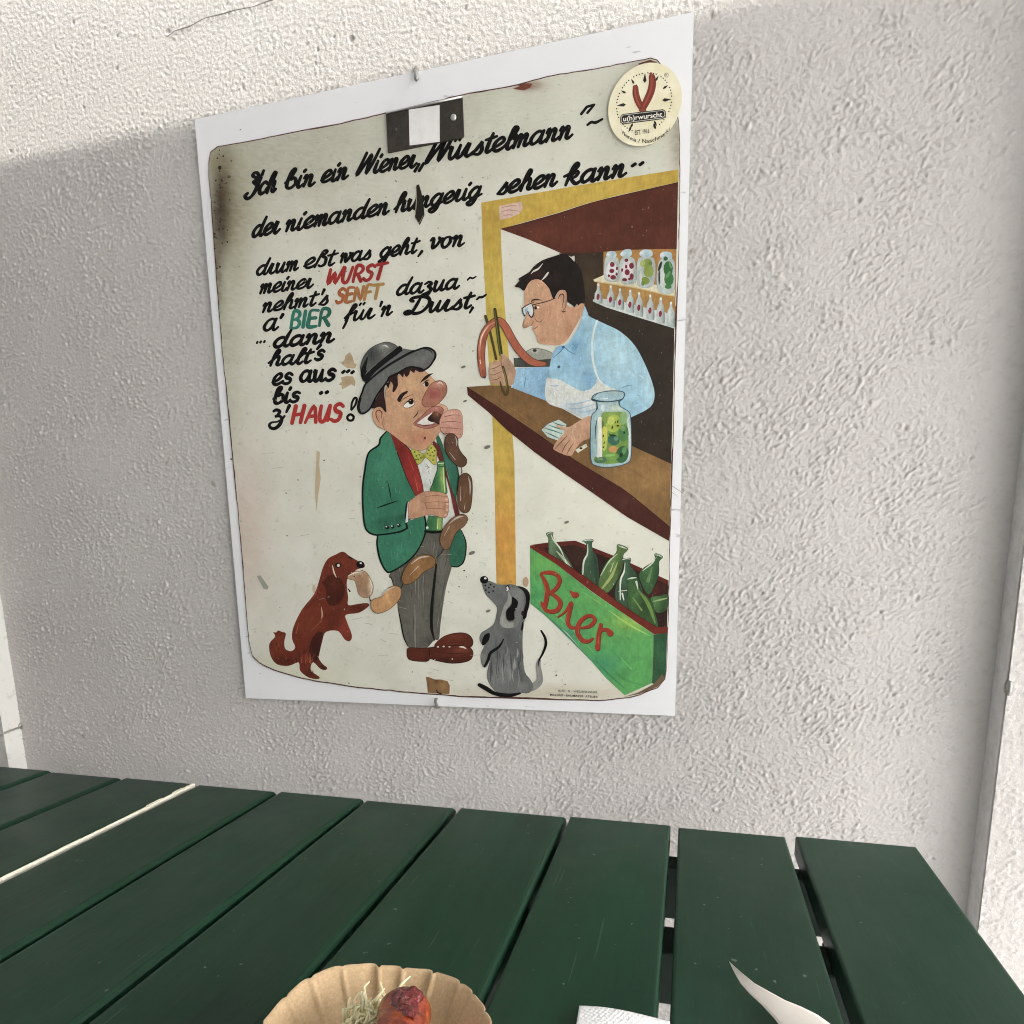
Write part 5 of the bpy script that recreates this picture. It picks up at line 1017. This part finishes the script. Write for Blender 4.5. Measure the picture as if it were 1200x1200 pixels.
# ------------------------------------------------------------------ snack on the table
TC = Vector((-.1965, -.6500, TZ+.0015)); R0, R1, H = .055, .0815, .036
bm = bmesh.new(); na, nr = 360, 12; rings = []
cre = []; q0 = 0.1
while q0 < 2*math.pi-.12: cre.append((q0, random.uniform(.5,1.2), random.uniform(.012,.022))); q0 += random.uniform(.19,.36)
def flute(t):
    f_ = 0
    for (c_a, am_, wd_) in cre:
        d = (t-c_a+math.pi) % (2*math.pi) - math.pi
        if abs(d) < .5: f_ -= am_*math.exp(-(d/wd_)**2)*1.5 - am_*.55*math.exp(-((d-.08)/.07)**2)
    return f_
for j in range(nr+1):
    s_ = j/nr; r_ = R0+(R1-R0)*s_; z_ = H*(s_**1.25)
    ring = []
    for i in range(na):
        t = i*2*math.pi/na; fl = flute(t)*s_**.6*.0044*(1-.6*max(0, s_-.75)/.25)
        wob = (.0022*math.sin(3*t+.6)+.0014*math.sin(5*t+2))*s_
        ring.append(bm.verts.new((TC.x+(r_+fl+wob)*math.cos(t), TC.y+(r_+fl+wob)*math.sin(t), TC.z+z_+fl*.25+wob*.6)))
    rings.append(ring)
for j in range(nr):
    for i in range(na): bm.faces.new((rings[j][i], rings[j][(i+1) % na], rings[j+1][(i+1) % na], rings[j+1][i]))
bm.faces.new(rings[0])
me_o = bm_obj('paper_tray', bm, m_kraft, None, True)
md = me_o.modifiers.new('thickness', 'SOLIDIFY'); md.thickness = .0007
tag(me_o, 'round fluted brown paper tray holding the sausage at the near table edge', 'tray')
# sausage
saus = empty('fried_sausage', (-.180, -.68, TZ+.02))
tag(saus, 'glossy reddish brown fried sausage lying in the fluted paper tray', 'sausage')
tip = on_level(481, 1160, TZ+.044); path = [tip+Vector((.0,-.006,-.004)) + Vector((.034,-.122,.004))*t for t in np.linspace(0, 1, 30)]
bm = bmesh.new(); rs = [max(.0015, .0185*math.sqrt(max(0, 1-(1-min(1, t/.14))**2)))*(1+.05*math.sin(t*23)) for t in np.linspace(0, 1, 30)]
add_tube(bm, path, rs, 28)
bm_obj('skin', bm, m_saus, saus, True)
bm = bmesh.new(); ax_ = Vector((.034,-.122,.004)).normalized(); sd = ax_.cross(Vector((0,0,1))).normalized()*-1; gk = []
for i in range(31):
    row = []
    for j in range(27):
        u, w_ = i/15-1, j/13-1
        rr_ = u*u+w_*w_; lim = 1+.22*math.sin(3*math.atan2(w_, u)+.5)+.10*math.sin(7*math.atan2(w_, u))
        tt = .185 + u*.15*min(1, lim/max(1e-3, rr_**.5) if rr_ > lim*lim else 1); th = .25 + w_*.62*min(1, lim/max(1e-3, rr_**.5) if rr_ > lim*lim else 1)
        f_ = tt*29; k = min(28, int(f_)); c_ = path[k].lerp(path[k+1], f_-k); R_s = rs[k]*(1-(f_-k))+rs[k+1]*(f_-k)
        th_ = -.0012 + .0042*max(0, 1-rr_/(lim*lim))**.5*(1+.18*math.sin(u*9+w_*4)*math.sin(w_*8))
        row.append(bm.verts.new(c_ + (sd*math.sin(th) + Vector((0,0,1))*math.cos(th))*(R_s+th_)))
    gk.append(row)
for i in range(30):
    for j in range(26): bm.faces.new((gk[i][j], gk[i+1][j], gk[i+1][j+1], gk[i][j+1]))
bm_obj('ketchup', bm, m_ketchup, saus, True)
# shredded horseradish
bm = bmesh.new(); hr = on_level(436, 1190, TZ+.03)
for i in range(380):
    a = hr + Vector((random.gauss(0,.007), random.gauss(-.020,.012), random.uniform(-.016,.006)))
    d = Vector((random.gauss(.1,.5), random.gauss(.5,.5), random.gauss(.15,.45))).normalized()*random.uniform(.008,.018)
    m2 = a + d*.5 + Vector((random.gauss(0,.0025), random.gauss(0,.0025), .003))
    add_tube(bm, [a, m2, a+d], [.0009,.0011,.0006], 5)
for i in range(7):
    a = on_level(424+i*6, 1194-abs(i-5)*1.5, TZ+.040); d = Vector((random.gauss(-.15,.2), random.gauss(.6,.2), random.gauss(.45,.2))).normalized()*random.uniform(.010,.016); add_tube(bm, [a, a+d*.5+Vector((.001,0,.002)), a+d], [.001,.0012,.0006], 5)
tag(bm_obj('shredded_horseradish', bm, m_radish, None, True), 'heap of pale shredded horseradish beside the sausage in the paper tray', 'horseradish', kind='stuff')
# napkin: folded embossed tissue
def sheet(name, top, z_of, nx, ny, m, th, label, cat):
    """top: four corners on the table (far left, far right, near right, near left)"""
    bm = bmesh.new(); g = []
    for j in range(ny+1):
        row = []
        for i in range(nx+1):
            u, w_ = i/nx, j/ny
            p_ = (top[0]*(1-u)+top[1]*u)*(1-w_) + (top[3]*(1-u)+top[2]*u)*w_
            row.append(bm.verts.new(Vector((p_.x, p_.y, z_of(u, w_)))))
        g.append(row)
    for j in range(ny):
        for i in range(nx): bm.faces.new((g[j][i], g[j][i+1], g[j+1][i+1], g[j+1][i]))
    o = bm_obj(name, bm, m, None, True); md = o.modifiers.new('thickness', 'SOLIDIFY'); md.thickness = th; md.offset = -1
    tag(o, label, cat); return o
c0 = on_level(679,1178.5,TZ+.006); c1 = on_level(785,1196,TZ+.006)
dn = Vector((.05,-1,0)).normalized()
sheet('paper_napkin', [c0, c1, c1+dn*.13+Vector((.012,0,0)), c0+dn*.13], lambda u, w_: TZ+.0055+.0016*math.sin(u*5+1)*math.sin(w_*3+.4)+.003*math.sin(math.pi*u)*(1-w_)**2, 40, 40, m_napkin, .003,
      'folded white embossed paper napkin on the green slats beside the tray', 'napkin')
# waxed paper wrapper, a pointed corner curling up off the slats
tipp = on_level(854.5, 1127, TZ+.006)
A_ = [(854.5,1127),(868,1139),(884,1152),(900,1161),(920,1172),(940,1180),(958,1189),(975,1201),(1000,1222),(1030,1250)]
B_ = [(854.5,1127),(860,1139),(868,1153),(879,1165),(893,1178),(906,1192),(914,1202),(930,1220),(950,1245),(970,1270)]
bm = bmesh.new(); g = []
for i, (a, b) in enumerate(zip(A_, B_)):
    t = i/9; row = []
    pa, pb = on_level(*a, TZ+.009+.006*t), on_level(*b, TZ+.005+.002*t)
    for j in range(9):
        u = j/8; p_ = pa*(1-u)+pb*u; p_.z += .0015*math.sin(math.pi*u)*t; row.append(bm.verts.new(p_))
    g.append(row)
for i in range(9):
    for j in range(8): bm.faces.new((g[i][j], g[i+1][j], g[i+1][j+1], g[i][j+1]))
bmesh.ops.remove_doubles(bm, verts=bm.verts, dist=.0002)
bg_o = bm_obj('paper_wrapper', bm, m_paperbag, None, True); md = bg_o.modifiers.new('thickness', 'SOLIDIFY'); md.thickness = .0002; md.offset = -1
tag(bg_o, 'pointed corner of a pale beige paper wrapper lying on the green slats', 'wrapper')

# ------------------------------------------------------------------ market awning overhead: its edge throws the shade line across the wall
D0 = .10; HZ = 1.743 + D0*SUN.z/abs(SUN.y)
aw = empty('awning', (2, -2.5, 0)); tag(aw, 'canvas awning on poles shading the table and the sign from above', 'awning')
bm = bmesh.new(); add_box(bm, (-3.0, -4.6, HZ-.01), (2.95, -D0, HZ+.01)); bm_obj('canopy', bm, m_canvas, aw)
for x in (-2.95, 2.9):
    for y in (-4.5, -D0-.1):
        bm = bmesh.new(); add_tube(bm, [(x, y, 0), (x, y, HZ-.011)], .03, 14); bm_obj('pole', bm, m_bark, aw, True)

# stall-shaped box out of view, added to darken the left of the wall
blocker_left = empty('left_blocker', (-3.2, -2.4, 0)); tag(blocker_left, 'unseen stall-shaped box added left of the table to darken the wall', 'light blocker')
m_blocker, n, p = mat('blocker_boards', (.10,.07,.05), .8, .2); v = coords(n); n.links.new(ramp(n, noise(n, coords(n, (1,9,1)), 3, 4, .6), [(.3, (.20,.19,.18)), (.7, (.30,.285,.27))]), p.inputs['Base Color'])
bm = bmesh.new(); add_box(bm, (-4.4, -4.2, 0), (-2.3, -.9, 1.98)); bevel_all(bm, .02); bm_obj('blocker_body', bm, m_blocker, blocker_left)
bm = bmesh.new(); add_box(bm, (-4.5, -4.3, 1.983), (-2.2, -.8, 2.06)); bevel_all(bm, .02); bm_obj('blocker_roof', bm, m_canvas, blocker_left)

# unseen box opposite the wall, added to block the frontal sky
row = empty('front_blocker', (.5, -5.6, 0)); tag(row, 'unseen stall-shaped box added opposite the table to block sky light', 'light blocker')
bm = bmesh.new(); add_box(bm, (-4.2, -8, 0), (3.4, -5.2, 2.6)); bevel_all(bm, .02); bm_obj('blocker_body', bm, m_blocker, row)
bm = bmesh.new(); add_box(bm, (-4.4, -8.2, 2.603), (3.6, -5.0, 2.70)); bevel_all(bm, .02); bm_obj('blocker_roof', bm, m_canvas, row)
